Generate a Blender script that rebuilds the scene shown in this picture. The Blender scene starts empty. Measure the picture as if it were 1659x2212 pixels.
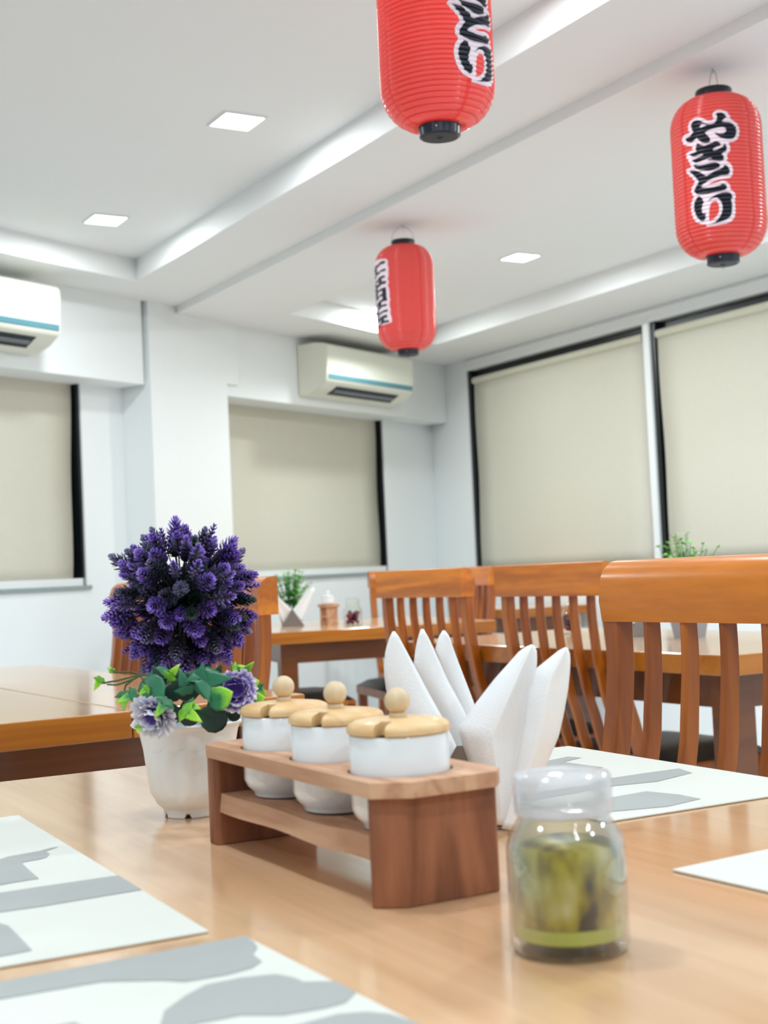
import bpy, bmesh, math, random
from mathutils import Vector, Matrix
from mathutils.geometry import tessellate_polygon
random.seed(7)
SC = bpy.context.scene
COL = SC.collection

# ------------------------------------------------------------------ camera
F_PX, PITCH, ROLL, YAW = 2961.0, math.radians(2.457), math.radians(-2.622), math.radians(30.2)
CAM = Vector((0, 0, 0.985))
_cp, _sp, _cy, _sy = math.cos(PITCH), math.sin(PITCH), math.cos(YAW), math.sin(YAW)
_fwd = Vector((_sy*_cp, _cy*_cp, _sp)); _rt = Vector((_cy, -_sy, 0)); _up = _rt.cross(_fwd)
_c, _s = math.cos(ROLL), math.sin(ROLL)
RT = _c*_rt + _s*_up; UP = -_s*_rt + _c*_up
cam = bpy.data.cameras.new('camera'); camo = bpy.data.objects.new('camera', cam); COL.objects.link(camo)
cam.sensor_fit = 'VERTICAL'; cam.sensor_height = 36.0; cam.sensor_width = 27.0
cam.lens = F_PX/2212*36
cam.clip_start = 0.02
m = Matrix((RT, UP, -_fwd)).transposed().to_4x4(); m.translation = CAM
camo.matrix_world = m
cam.dof.use_dof = True; cam.dof.focus_distance = 1.7; cam.dof.aperture_fstop = 9.0
SC.camera = camo
def at(px, py, d):                      # a photo pixel at depth d (metres along the view axis)
    return CAM + d*(_fwd + RT*((px-829.5)/F_PX) - UP*((py-1106)/F_PX))

# ------------------------------------------------------------------ world, exposure
w = bpy.data.worlds.new('world'); SC.world = w; w.use_nodes = True
w.node_tree.nodes['Background'].inputs[0].default_value = (0.02, 0.025, 0.035, 1)
w.node_tree.nodes['Background'].inputs[1].default_value = 0.3
SC.view_settings.view_transform = 'Standard'; SC.view_settings.look = 'None'
SC.view_settings.gamma = 1.0; SC.view_settings.use_curve_mapping = False
SC.view_settings.exposure = -0.38
cy_ = SC.cycles; cy_.adaptive_threshold = .025; cy_.max_bounces = 7; cy_.diffuse_bounces = 4; cy_.glossy_bounces = 3; cy_.transmission_bounces = 6; cy_.caustics_reflective = False; cy_.caustics_refractive = False; cy_.sample_clamp_indirect = 6
LAMP_W = 11.8                           # power of one ceiling panel

# ------------------------------------------------------------------ materials
def srgb(r, g, b):
    f = lambda c: (c/255/12.92 if c/255 <= .04045 else ((c/255+.055)/1.055)**2.4)
    return (f(r), f(g), f(b), 1)
MATS = {}
def mat(name, col, rough=.5, metal=0, coat=0, spec=.5, trans=0, ior=1.45, alpha=1, bump=0, bscale=200, emis=None, estr=0, sss=0, vary=0, vscale=20):
    m = bpy.data.materials.new(name); m.use_nodes = True; nt = m.node_tree; b = nt.nodes['Principled BSDF']
    b.inputs['Base Color'].default_value = col; b.inputs['Roughness'].default_value = rough
    b.inputs['Metallic'].default_value = metal; b.inputs['Coat Weight'].default_value = coat
    b.inputs['Coat Roughness'].default_value = .12
    b.inputs['Specular IOR Level'].default_value = spec; b.inputs['Transmission Weight'].default_value = trans
    b.inputs['IOR'].default_value = ior; b.inputs['Alpha'].default_value = alpha
    b.inputs['Subsurface Weight'].default_value = sss
    if emis: b.inputs['Emission Color'].default_value = emis; b.inputs['Emission Strength'].default_value = estr
    if bump or vary:
        tc = nt.nodes.new('ShaderNodeTexCoord'); n = nt.nodes.new('ShaderNodeTexNoise')
        n.inputs['Scale'].default_value = bscale if bump else vscale; n.inputs['Detail'].default_value = 4
        nt.links.new(tc.outputs['Object'], n.inputs['Vector'])
        if bump:
            bp = nt.nodes.new('ShaderNodeBump'); bp.inputs['Strength'].default_value = bump; bp.inputs['Distance'].default_value = .002
            nt.links.new(n.outputs['Fac'], bp.inputs['Height']); nt.links.new(bp.outputs[0], b.inputs['Normal'])
        if vary:
            n2 = nt.nodes.new('ShaderNodeTexNoise'); n2.inputs['Scale'].default_value = vscale; n2.inputs['Detail'].default_value = 3
            nt.links.new(tc.outputs['Object'], n2.inputs['Vector'])
            mx = nt.nodes.new('ShaderNodeMix'); mx.data_type = 'RGBA'
            mx.inputs[6].default_value = tuple(c*(1-vary) for c in col[:3])+(1,); mx.inputs[7].default_value = tuple(min(1, c*(1+vary)) for c in col[:3])+(1,)
            nt.links.new(n2.outputs['Fac'], mx.inputs[0]); nt.links.new(mx.outputs[2], b.inputs['Base Color'])
    MATS[name] = m; return m
def wood(name, c1, c2, axis=1, scale=1.0, rough=.3, coat=.4, ring=6.0, fine=1.0, stretch=.06):
    m = bpy.data.materials.new(name); m.use_nodes = True; nt = m.node_tree; b = nt.nodes['Principled BSDF']
    N = nt.nodes.new; L = nt.links.new
    tc = N('ShaderNodeTexCoord'); mp = N('ShaderNodeMapping'); s = [scale]*3; s[axis] = scale*stretch
    mp.inputs['Scale'].default_value = s; L(tc.outputs['Object'], mp.inputs['Vector'])
    oi = N('ShaderNodeObjectInfo'); mul = N('ShaderNodeVectorMath'); mul.operation = 'MULTIPLY_ADD'
    mul.inputs[1].default_value = (1, 1, 1)
    sc = N('ShaderNodeMath'); sc.operation = 'MULTIPLY'; sc.inputs[1].default_value = 7.0; L(oi.outputs['Random'], sc.inputs[0])
    L(mp.outputs[0], mul.inputs[0]); L(sc.outputs[0], mul.inputs[2])
    n1 = N('ShaderNodeTexNoise'); n1.inputs['Scale'].default_value = ring; n1.inputs['Detail'].default_value = 3; n1.inputs['Distortion'].default_value = 1.2; L(mul.outputs[0], n1.inputs['Vector'])
    n2 = N('ShaderNodeTexNoise'); n2.inputs['Scale'].default_value = 90*fine; n2.inputs['Detail'].default_value = 5; L(mul.outputs[0], n2.inputs['Vector'])
    mm = N('ShaderNodeMath'); mm.operation = 'SINE'; ms = N('ShaderNodeMath'); ms.operation = 'MULTIPLY'; ms.inputs[1].default_value = 22; L(n1.outputs['Fac'], ms.inputs[0]); L(ms.outputs[0], mm.inputs[0])
    ad = N('ShaderNodeMath'); ad.operation = 'MULTIPLY_ADD'; ad.inputs[1].default_value = .22; ad.inputs[2].default_value = .2; L(mm.outputs[0], ad.inputs[0])
    ad2 = N('ShaderNodeMath'); ad2.operation = 'MULTIPLY_ADD'; ad2.inputs[1].default_value = .55; L(n2.outputs['Fac'], ad2.inputs[0]); L(ad.outputs[0], ad2.inputs[2])
    mx = N('ShaderNodeMix'); mx.data_type = 'RGBA'; mx.inputs[6].default_value = c1; mx.inputs[7].default_value = c2; L(ad2.outputs[0], mx.inputs[0])
    L(mx.outputs[2], b.inputs['Base Color'])
    b.inputs['Roughness'].default_value = rough; b.inputs['Coat Weight'].default_value = coat; b.inputs['Coat Roughness'].default_value = .1
    bp = N('ShaderNodeBump'); bp.inputs['Strength'].default_value = .06; bp.inputs['Distance'].default_value = .001; L(n2.outputs['Fac'], bp.inputs['Height']); L(bp.outputs[0], b.inputs['Normal'])
    MATS[name] = m; return m
def attr_ramp(name, attr, stops, rough=.5, transl=0, noise=0):
    m = bpy.data.materials.new(name); m.use_nodes = True; nt = m.node_tree; b = nt.nodes['Principled BSDF']; N = nt.nodes.new; L = nt.links.new
    a = N('ShaderNodeAttribute'); a.attribute_name = attr
    r = N('ShaderNodeValToRGB'); els = r.color_ramp.elements
    while len(els) < len(stops): els.new(.5)
    for e, (p, c) in zip(els, stops): e.position = p; e.color = c
    if noise:
        tc = N('ShaderNodeTexCoord'); n = N('ShaderNodeTexNoise'); n.inputs['Scale'].default_value = 300; L(tc.outputs['Object'], n.inputs['Vector'])
        mm = N('ShaderNodeMath'); mm.operation = 'MULTIPLY_ADD'; mm.inputs[1].default_value = noise; L(n.outputs['Fac'], mm.inputs[0])
        sb = N('ShaderNodeMath'); sb.operation = 'SUBTRACT'; sb.inputs[1].default_value = noise*.5; L(a.outputs['Fac'], sb.inputs[0]); L(sb.outputs[0], mm.inputs[2]); L(mm.outputs[0], r.inputs[0])
    else: L(a.outputs['Fac'], r.inputs[0])
    L(r.outputs[0], b.inputs['Base Color']); b.inputs['Roughness'].default_value = rough
    MATS[name] = m; return m

mat('wall', srgb(243, 247, 247), .6, bump=.05, bscale=90)
mat('ceil', srgb(243, 244, 243), .7)
mat('floor', srgb(222, 227, 232), .25, vary=.06, vscale=4)
mat('blind', srgb(214, 210, 194), .8, bump=.3, bscale=900, vary=.03, vscale=60)
mat('blind_roll', srgb(205, 202, 182), .7)
mat('win_dark', srgb(22, 27, 29), .35, vary=.35, vscale=25)
mat('night_glass', (.004, .005, .006, 1), .05)
mat('win_white', srgb(240, 243, 243), .35)
mat('sill_grey', srgb(150, 162, 162), .4)
mat('ac_body', srgb(236, 237, 222), .3)
mat('ac_stripe', srgb(92, 142, 154), .35)
mat('ac_slot', srgb(30, 33, 38), .4)
mat('ac_vane', srgb(120, 124, 128), .35)
mat('lamp_frame', srgb(242, 242, 242), .4)
mat('lamp_face', srgb(255, 255, 255), .4, emis=(.93, .97, 1, 1), estr=9).cycles.emission_sampling = 'NONE'
mat('black_cap', srgb(34, 38, 52), .25)
mat('cap_under', srgb(46, 48, 54), .5)
mat('chrome', srgb(215, 215, 218), .2, metal=1)
mat('wire', srgb(120, 105, 95), .35, metal=1)
mat('print_white', srgb(250, 232, 240), .4)
mat('print_black', srgb(22, 26, 40), .35)
mat('cushion', srgb(40, 40, 42), .35, bump=.1, bscale=300)
mat('mat_cream', srgb(224, 225, 218), .75, bump=.15, bscale=700)
mat('mat_grey', srgb(172, 175, 174), .75, bump=.15, bscale=700)
mat('ceramic', srgb(240, 243, 246), .12, coat=.6)
mat('pot_white', srgb(246, 251, 255), .28, sss=.0)
mat('pot_grey', srgb(150, 156, 168), .5)
mat('steel', srgb(150, 145, 142), .3, metal=.9)
mat('napkin', srgb(250, 252, 255), .85, bump=.25, bscale=500)
mat('soil', srgb(28, 34, 28), .9)
mat('stem', srgb(62, 84, 38), .5)
mat('stem_dark', srgb(30, 34, 36), .6)
mat('berry', srgb(120, 22, 52), .3)
mat('berry_dark', srgb(28, 24, 34), .35)
mat('label_white', srgb(240, 240, 240), .5)
wood('table_top', srgb(206, 158, 114), srgb(246, 206, 166), axis=1, scale=1.0, rough=.16, coat=.5, ring=5, stretch=.05)
wood('table_edge', srgb(150, 78, 10), srgb(206, 126, 36), axis=0, scale=1.0, rough=.3, coat=.15, ring=5, stretch=.06)
wood('table_dark', srgb(92, 46, 14), srgb(128, 70, 26), axis=0, scale=1.0, rough=.3, coat=.3, ring=5, stretch=.06)
wood('chair_wood', srgb(128, 56, 8), srgb(208, 116, 26), axis=2, scale=1.0, rough=.3, coat=.12, ring=7, stretch=.1)  # posts and slats darker than the rail: shade on their sides in the colour
wood('chair_rail', srgb(156, 72, 8), srgb(242, 144, 34), axis=0, scale=1.0, rough=.28, coat=.18, ring=4, stretch=.15)
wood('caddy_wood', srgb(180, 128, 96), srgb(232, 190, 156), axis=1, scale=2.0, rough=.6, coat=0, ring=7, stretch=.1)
wood('caddy_shaded', srgb(106, 60, 38), srgb(176, 112, 78), axis=2, scale=2.0, rough=.6, coat=0, ring=7, stretch=.15)  # end-board wood darkened: the shade on the end face is in the colour
wood('lid_wood', srgb(216, 170, 112), srgb(244, 210, 160), axis=1, scale=3.0, rough=.45, coat=.1, ring=5, stretch=.12)
wood('knob_wood', srgb(214, 186, 148), srgb(236, 212, 178), axis=2, scale=4.0, rough=.5, coat=.05, ring=4, stretch=.3)
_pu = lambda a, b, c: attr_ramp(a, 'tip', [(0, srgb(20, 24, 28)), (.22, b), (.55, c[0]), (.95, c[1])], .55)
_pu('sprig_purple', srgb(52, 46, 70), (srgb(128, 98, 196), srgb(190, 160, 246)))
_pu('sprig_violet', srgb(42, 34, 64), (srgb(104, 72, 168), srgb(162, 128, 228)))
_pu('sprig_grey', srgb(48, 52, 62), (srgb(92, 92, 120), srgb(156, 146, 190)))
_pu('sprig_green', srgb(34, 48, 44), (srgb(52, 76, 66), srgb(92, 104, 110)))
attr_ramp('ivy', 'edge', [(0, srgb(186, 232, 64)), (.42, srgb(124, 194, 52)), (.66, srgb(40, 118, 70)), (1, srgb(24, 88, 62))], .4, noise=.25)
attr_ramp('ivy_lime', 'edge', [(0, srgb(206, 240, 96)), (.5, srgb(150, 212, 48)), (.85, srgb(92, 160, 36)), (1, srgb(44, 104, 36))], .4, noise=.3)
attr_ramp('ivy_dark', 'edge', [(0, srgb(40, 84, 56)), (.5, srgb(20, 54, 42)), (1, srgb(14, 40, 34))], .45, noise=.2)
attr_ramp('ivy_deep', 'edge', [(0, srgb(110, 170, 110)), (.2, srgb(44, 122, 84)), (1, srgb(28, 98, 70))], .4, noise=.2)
attr_ramp('petal', 'edge', [(0, srgb(72, 38, 140)), (.5, srgb(94, 58, 172)), (.78, srgb(150, 122, 206)), (.95, srgb(246, 244, 252))], .6, noise=.45)
attr_ramp('petal_pale', 'edge', [(0, srgb(64, 34, 124)), (.34, srgb(98, 66, 166)), (.56, srgb(214, 210, 232)), (1, srgb(250, 250, 255))], .6, noise=.5)
attr_ramp('leaf_small', 'edge', [(0, srgb(30, 110, 56)), (.5, srgb(62, 160, 62)), (1, srgb(136, 214, 90))], .45)

def lantern_mat():
    m = bpy.data.materials.new('lantern_red'); m.use_nodes = True; nt = m.node_tree; N = nt.nodes.new; L = nt.links.new
    b = nt.nodes['Principled BSDF']; out = nt.nodes['Material Output']
    tc = N('ShaderNodeTexCoord'); sx = N('ShaderNodeSeparateXYZ'); L(tc.outputs['Object'], sx.inputs[0])
    at2 = N('ShaderNodeMath'); at2.operation = 'ARCTAN2'; L(sx.outputs['Y'], at2.inputs[0]); L(sx.outputs['X'], at2.inputs[1])
    ml = N('ShaderNodeMath'); ml.operation = 'MULTIPLY'; ml.inputs[1].default_value = 4.0; L(at2.outputs[0], ml.inputs[0])
    cs = N('ShaderNodeMath'); cs.operation = 'COSINE'; L(ml.outputs[0], cs.inputs[0])
    gt = N('ShaderNodeMath'); gt.operation = 'GREATER_THAN'; gt.inputs[1].default_value = .985; L(cs.outputs[0], gt.inputs[0])
    mx = N('ShaderNodeMix'); mx.data_type = 'RGBA'; mx.inputs[6].default_value = (.985, .19, .165, 1); mx.inputs[7].default_value = (.92, .09, .075, 1)
    L(gt.outputs[0], mx.inputs[0]); L(mx.outputs[2], b.inputs['Base Color'])
    # wire hoops show darker through the skin
    ph = N('ShaderNodeMath'); ph.operation = 'MULTIPLY_ADD'; ph.inputs[1].default_value = 42/.425; ph.inputs[2].default_value = -.022*42/.425; L(sx.outputs['Z'], ph.inputs[0])
    pp = N('ShaderNodeMath'); pp.operation = 'PINGPONG'; pp.inputs[1].default_value = .5; L(ph.outputs[0], pp.inputs[0])
    lt = N('ShaderNodeMath'); lt.operation = 'LESS_THAN'; lt.inputs[1].default_value = .11; L(pp.outputs[0], lt.inputs[0])
    mx2 = N('ShaderNodeMix'); mx2.data_type = 'RGBA'; mx2.inputs[7].default_value = (.84, .07, .06, 1); L(lt.outputs[0], mx2.inputs[0]); L(mx.outputs[2], mx2.inputs[6])
    mx = mx2; L(mx.outputs[2], b.inputs['Base Color'])
    b.inputs['Roughness'].default_value = .22; b.inputs['Coat Weight'].default_value = .6; b.inputs['Coat Roughness'].default_value = .08
    t = N('ShaderNodeBsdfTranslucent'); L(mx.outputs[2], t.inputs[0])
    ms = N('ShaderNodeMixShader'); ms.inputs[0].default_value = .5; L(b.outputs[0], ms.inputs[1]); L(t.outputs[0], ms.inputs[2]); L(ms.outputs[0], out.inputs[0])
    MATS['lantern_red'] = m
lantern_mat()
def pickle_mat():
    m = bpy.data.materials.new('pickle'); m.use_nodes = True; nt = m.node_tree; N = nt.nodes.new; L = nt.links.new
    b = nt.nodes['Principled BSDF']; tc = N('ShaderNodeTexCoord'); mp = N('ShaderNodeMapping'); mp.inputs['Scale'].default_value = (1, 1, .45); L(tc.outputs['Object'], mp.inputs[0])
    n = N('ShaderNodeTexNoise'); n.inputs['Scale'].default_value = 55; n.inputs['Detail'].default_value = 2; L(mp.outputs[0], n.inputs['Vector'])
    r = N('ShaderNodeValToRGB'); e = r.color_ramp.elements
    e[0].position = .36; e[0].color = srgb(52, 44, 30); e[1].position = .46; e[1].color = srgb(150, 128, 44)
    x = e.new(.58); x.color = srgb(200, 180, 74); x = e.new(.7); x.color = srgb(226, 212, 150)
    L(n.outputs['Fac'], r.inputs[0]); L(r.outputs[0], b.inputs['Base Color']); b.inputs['Roughness'].default_value = .3; 
    MATS['pickle'] = m
pickle_mat()
def thin_glass(name, tint, refl, haze=0, hazecol=(1, 1, 1, 1)):
    m = bpy.data.materials.new(name); m.use_nodes = True; nt = m.node_tree; N = nt.nodes.new; L = nt.links.new
    nt.nodes.remove(nt.nodes['Principled BSDF']); out = nt.nodes['Material Output']
    t = N('ShaderNodeBsdfTransparent'); t.inputs[0].default_value = tint
    g = N('ShaderNodeBsdfGlossy'); g.inputs['Roughness'].default_value = .03
    lw = N('ShaderNodeLayerWeight'); lw.inputs['Blend'].default_value = refl
    m1 = N('ShaderNodeMixShader'); L(lw.outputs['Facing'], m1.inputs[0]); L(t.outputs[0], m1.inputs[1]); L(g.outputs[0], m1.inputs[2])
    if haze:
        d = N('ShaderNodeBsdfDiffuse'); d.inputs[0].default_value = hazecol
        m2 = N('ShaderNodeMixShader'); m2.inputs[0].default_value = haze; L(m1.outputs[0], m2.inputs[1]); L(d.outputs[0], m2.inputs[2]); L(m2.outputs[0], out.inputs[0])
    else: L(m1.outputs[0], out.inputs[0])
    MATS[name] = m
thin_glass('glass', (.96, .975, .95, 1), .25)
thin_glass('lid_clear', (.95, .95, .97, 1), .3, .38, (.9, .9, .95, 1))
mat('oil', srgb(206, 214, 104), .1)

# ------------------------------------------------------------------ helpers
def tag(o, label=None, cat=None, group=None, kind=None):
    if label: o['label'] = label
    if cat: o['category'] = cat
    if group: o['group'] = group
    if kind: o['kind'] = kind
    return o
def thing(name, label, cat, loc=(0, 0, 0), rz=0, group=None):
    o = bpy.data.objects.new(name, None); COL.objects.link(o); o.empty_display_size = .05
    o.location = loc; o.rotation_euler = (0, 0, rz); tag(o, label, cat, group); return o
def link(name, me, material, parent=None):
    o = bpy.data.objects.new(name, me); COL.objects.link(o)
    if material and not me.materials: me.materials.append(MATS[material])
    if parent: o.parent = parent
    return o
def obj(name, bm, material, parent=None, smooth=False, angle=40):
    me = bpy.data.meshes.new(name); bmesh.ops.recalc_face_normals(bm, faces=bm.faces) if len(bm.faces) else None
    bm.to_mesh(me); bm.free()
    if smooth:
        for p in me.polygons: p.use_smooth = True
        try: me.set_sharp_from_angle(angle=math.radians(angle))
        except Exception: pass
    return link(name, me, material, parent)
def pyobj(name, v, f, material, parent=None, smooth=False, fix=True):
    bm = bmesh.new(); vs = [bm.verts.new(p) for p in v]
    for q in f:
        try: bm.faces.new([vs[i] for i in q])
        except ValueError: pass
    return obj(name, bm, material, parent, smooth)
def bx(bm, x0, x1, y0, y1, z0, z1):
    v = [bm.verts.new((x, y, z)) for z in (z0, z1) for y in (y0, y1) for x in (x0, x1)]
    for q in ((0, 2, 3, 1), (4, 5, 7, 6), (0, 1, 5, 4), (2, 6, 7, 3), (0, 4, 6, 2), (1, 3, 7, 5)): bm.faces.new([v[i] for i in q])
def box(x0, x1, y0, y1, z0, z1, bev=0, seg=2):
    bm = bmesh.new(); bx(bm, x0, x1, y0, y1, z0, z1)
    if bev: bmesh.ops.bevel(bm, geom=list(bm.edges), offset=bev, segments=seg, affect='EDGES', profile=.5)
    return bm
def loft(rings, closed=True, cap=True):
    bm = bmesh.new(); R = [[bm.verts.new(p) for p in r] for r in rings]; n = len(R[0])
    for a, b in zip(R, R[1:]):
        for i in range(n if closed else n-1):
            j = (i+1) % n; bm.faces.new((a[i], a[j], b[j], b[i]))
    if cap and closed:
        bm.faces.new(list(reversed(R[0]))); bm.faces.new(R[-1])
    return bm
def lathe(prof, n=40, cap=True):
    return loft([[(r*math.cos(2*math.pi*i/n), r*math.sin(2*math.pi*i/n), z) for i in range(n)] for r, z in prof], True, cap)
def tube(pts, r, n=6, cap=True):
    pts = [Vector(p) for p in pts]; rings = []
    for i, p in enumerate(pts):
        t = (pts[min(i+1, len(pts)-1)]-pts[max(i-1, 0)]).normalized()
        a = t.cross(Vector((0, 0, 1))); a = a.normalized() if a.length > 1e-4 else Vector((1, 0, 0)); b = t.cross(a)
        rr = r[i] if isinstance(r, (list, tuple)) else r
        rings.append([p + a*math.cos(2*math.pi*k/n)*rr + b*math.sin(2*math.pi*k/n)*rr for k in range(n)])
    return loft(rings, True, cap)
def prism(poly, z0, z1, bev=0):
    bm = bmesh.new(); a = [bm.verts.new((x, y, z0)) for x, y in poly]; b = [bm.verts.new((x, y, z1)) for x, y in poly]; n = len(poly)
    bm.faces.new(list(reversed(a))); bm.faces.new(b)
    for i in range(n): bm.faces.new((a[i], a[(i+1) % n], b[(i+1) % n], b[i]))
    if bev: bmesh.ops.bevel(bm, geom=list(bm.edges), offset=bev, segments=2, affect='EDGES', profile=.5)
    return bm
def copy_tree(o, parent=None):
    c = o.copy(); COL.objects.link(c); c.parent = parent
    for ch in list(o.children): copy_tree(ch, c)
    return c
def struct(name, bm, material, parent=None, smooth=False):
    o = obj(name, bm, material, parent, smooth)
    if parent is None: o['kind'] = 'structure'
    return o
def set_attr(o, name, vals):
    a = o.data.attributes.new(name, 'FLOAT', 'POINT'); a.data.foreach_set('value', vals)

# ------------------------------------------------------------------ the room
# X runs square to the window wall on the right, Y along it; the wall with the air conditioners stands oblique.
WA = math.radians(25.97)
CORNER = Vector((4.781, 7.363, 0)); WD = Vector((math.cos(WA), math.sin(WA), 0)); WN = Vector((math.sin(WA), -math.cos(WA), 0))
XR, XL, YF = 4.781, -3.2, -2.6
ZL, ZR, TL, TR = 2.32, 2.285, 2.42, 2.39            # left ring, right ring, left tray, right tray
REC = .17
def W(s, n, z): p = CORNER + WD*s + WN*n; return (p.x, p.y, z)
def wbox(name, s0, s1, n0, n1, z0, z1, material='wall', parent=None, bev=0):
    bm = box(s0, s1, n0, n1, z0, z1, bev)
    M = Matrix(((WD.x, WN.x, 0, CORNER.x), (WD.y, WN.y, 0, CORNER.y), (0, 0, 1, 0), (0, 0, 0, 1)))
    bm.transform(M); return struct(name, bm, material, parent)
def s_at_x(x, n): return (x - CORNER.x - WN.x*n)/WD.x
S_L = s_at_x(XL, 0)
struct('floor', box(XL-.2, XR+.3, YF-.2, 8.2, -.1, 0), 'floor')
struct('wall_left', box(XL-.2, XL, YF, 4.5, 0, 2.6), 'wall')
struct('wall_front', box(XL-.2, XR+.2, YF-.2, YF, 0, 2.6), 'wall')
# wall with the air conditioners: recessed window wall, soffits above, column between
wb = wbox('wall_back', S_L-.3, .4, -REC-.35, -REC-.12, 0, 2.6)
SILL = .975
W1A, W1B = -4.75, -3.012        # left opening
W2A, W2B = -2.30, -.485         # right opening
for a, b in ((S_L-.3, W1A), (W1B, W2A), (W2B, .3)): wbox('wall_pier', a, b, -REC-.12, -REC, 0, 2.3, parent=wb)
for a, b in ((W1A, W1B), (W2A, W2B)): wbox('wall_apron', a, b, -REC-.12, -REC, 0, SILL, parent=wb)
col_ = wbox('wall_column', -2.74, -2.18, -REC, .02, 0, 2.345)
wbox('column_box', -2.19, -2.087, -REC, .0199, 1.974, 2.30, parent=col_)
wbox('trim_1', S_L-.2, -2.765, -REC-.1, 0, 1.92, 2.345)
wbox('trim_2', -2.18, .0, -REC-.1, 0, 1.915, 2.31)
for k, (a, b) in enumerate(((W1A, W1B), (W2A, W2B))):
    wn = wbox('window_%d' % (k+1), a-.02, b+.02, -REC-.115, -REC-.105, SILL, 2.2, 'night_glass')
    for u, v, z0, z1 in ((a, a+.05, SILL, 2.0), (b-.014, b, SILL, 2.0), ((a+b)/2-.03, (a+b)/2+.03, SILL, 2.0), (a, b, SILL, SILL+.04)):
        wbox('window_frame', u, v, -REC-.105, (-REC-.012 if v == b else -REC-.075), z0, z1, 'win_dark' if z1 > SILL+.1 else 'win_white', wn)
    sl = wbox('trim_%d' % (3+k), a-.0, b+.02, -REC-.075, -REC+.012, SILL-.012, SILL+.006, 'sill_grey')  # grey trim: the shadow line under the sill put into its colour
# ceiling: two trays with dropped rings, the right ring a little lower
def poly_obj(name, polys, material):
    bm = bmesh.new()
    for p in polys: bm.faces.new([bm.verts.new(q) for q in p])
    me = bpy.data.meshes.new(name); bm.to_mesh(me); bm.free(); o = link(name, me, material); o['kind'] = 'structure'; return o
XA, XB, XC, XD = 2.13, 2.505, 3.05, 4.288
def yb(x, n): s = s_at_x(x, n); return W(s, n, 0)[1]
TY0 = -1.9
cpolys = []
NT1, NT2 = .287, .40
XTL = -2.6
def q(*pts): cpolys.append(pts)
# left ring
q((XL, yb(XL, 0), ZL), (XB, yb(XB, 0), ZL), (XB, yb(XB, NT1), ZL), (XL, yb(XL, NT1), ZL))
q((XA, yb(XA, NT1), ZL), (XB, yb(XB, NT1), ZL), (XB, TY0, ZL), (XA, TY0, ZL))
q((XL, yb(XL, NT1), ZL), (XTL, yb(XTL, NT1), ZL), (XTL, TY0, ZL), (XL, TY0, ZL))
q((XL, TY0, ZL), (XB, TY0, ZL), (XB, YF, ZL), (XL, YF, ZL))
# left tray
q((XTL, yb(XTL, NT1), TL), (XA, yb(XA, NT1), TL), (XA, TY0, TL), (XTL, TY0, TL))
q((XA, yb(XA, NT1), ZL), (XA, TY0, ZL), (XA, TY0, TL), (XA, yb(XA, NT1), TL))
q((XTL, yb(XTL, NT1), ZL), (XA, yb(XA, NT1), ZL), (XA, yb(XA, NT1), TL), (XTL, yb(XTL, NT1), TL))
q((XTL, yb(XTL, NT1), ZL), (XTL, TY0, ZL), (XTL, TY0, TL), (XTL, yb(XTL, NT1), TL))
q((XTL, TY0, ZL), (XA, TY0, ZL), (XA, TY0, TL), (XTL, TY0, TL))
# step between the rings
q((XB, yb(XB, 0), ZR), (XB, YF, ZR), (XB, YF, ZL), (XB, yb(XB, 0), ZL))
# right ring and tray
q((XB, yb(XB, -.05), ZR), (XR, yb(XR, -.05), ZR), (XR, yb(XR, NT2), ZR), (XB, yb(XB, NT2), ZR))
q((XB, yb(XB, NT2), ZR), (XC, yb(XC, NT2), ZR), (XC, TY0, ZR), (XB, TY0, ZR))
q((XD, yb(XD, NT2), ZR), (XR, yb(XR, NT2), ZR), (XR, TY0, ZR), (XD, TY0, ZR))
q((XB, TY0, ZR), (XR, TY0, ZR), (XR, YF, ZR), (XB, YF, ZR))
q((XC, yb(XC, NT2), TR), (XD, yb(XD, NT2), TR), (XD, TY0, TR), (XC, TY0, TR))
for xa in (XC, XD): q((xa, yb(xa, NT2), ZR), (xa, TY0, ZR), (xa, TY0, TR), (xa, yb(xa, NT2), TR))
for fy in (lambda x: yb(x, NT2), lambda x: TY0): q((XC, fy(XC), ZR), (XD, fy(XD), ZR), (XD, fy(XD), TR), (XC, fy(XC), TR))
poly_obj('ceiling', cpolys, 'ceil')
# window wall on the right
wr = struct('wall_right', box(XR+.12, XR+.22, YF, 8.1, 0, 2.6), 'wall')
RS, RT_ = .935, 2.21
struct('wall_panel', box(XR, XR+.12, YF, 8.1, 0, RS), 'wall', wr)
struct('wall_panel', box(XR, XR+.12, YF, 8.1, RT_, 2.6), 'wall', wr)
struct('wall_panel', box(XR, XR+.12, 7.115, 8.1, RS, RT_), 'wall', wr)
struct('wall_panel', box(XR, XR+.12, YF, 1.9, RS, RT_), 'wall', wr)
struct('trim_5', box(XR-.012, XR+.02, 1.9, 7.13, RT_+.02, 2.27, .003), 'win_white')
struct('trim_6', box(XR-.02, XR+.06, 1.9, 7.115, RS-.012, RS+.012, .002), 'sill_grey')
wy = [(5.447, 7.115), (3.75, 5.40), (1.9, 3.70)]
for k, (a, b) in enumerate(wy):
    wn = struct('window_%d' % (3+k), box(XR+.09, XR+.1, a-.03, b+.03, RS, RT_), 'night_glass')
    for y0, y1, z0, z1 in ((a, a+.05, RS, RT_), (b-.032, b, RS, RT_), (a, b, RT_-.05, RT_), (a, b, RS, RS+.03)):
        struct('window_frame', box(XR+(.012 if y1 == b and y0 > a else .055), XR+.09, y0, y1, z0, z1), 'win_dark' if z1 > RS+.1 else 'win_white', wn)
    if k < 2: struct('trim_%d' % (7+k), box(XR-.004, XR+.1, wy[k+1][1], a, RS, RT_+.02, .003), 'win_white')

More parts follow.
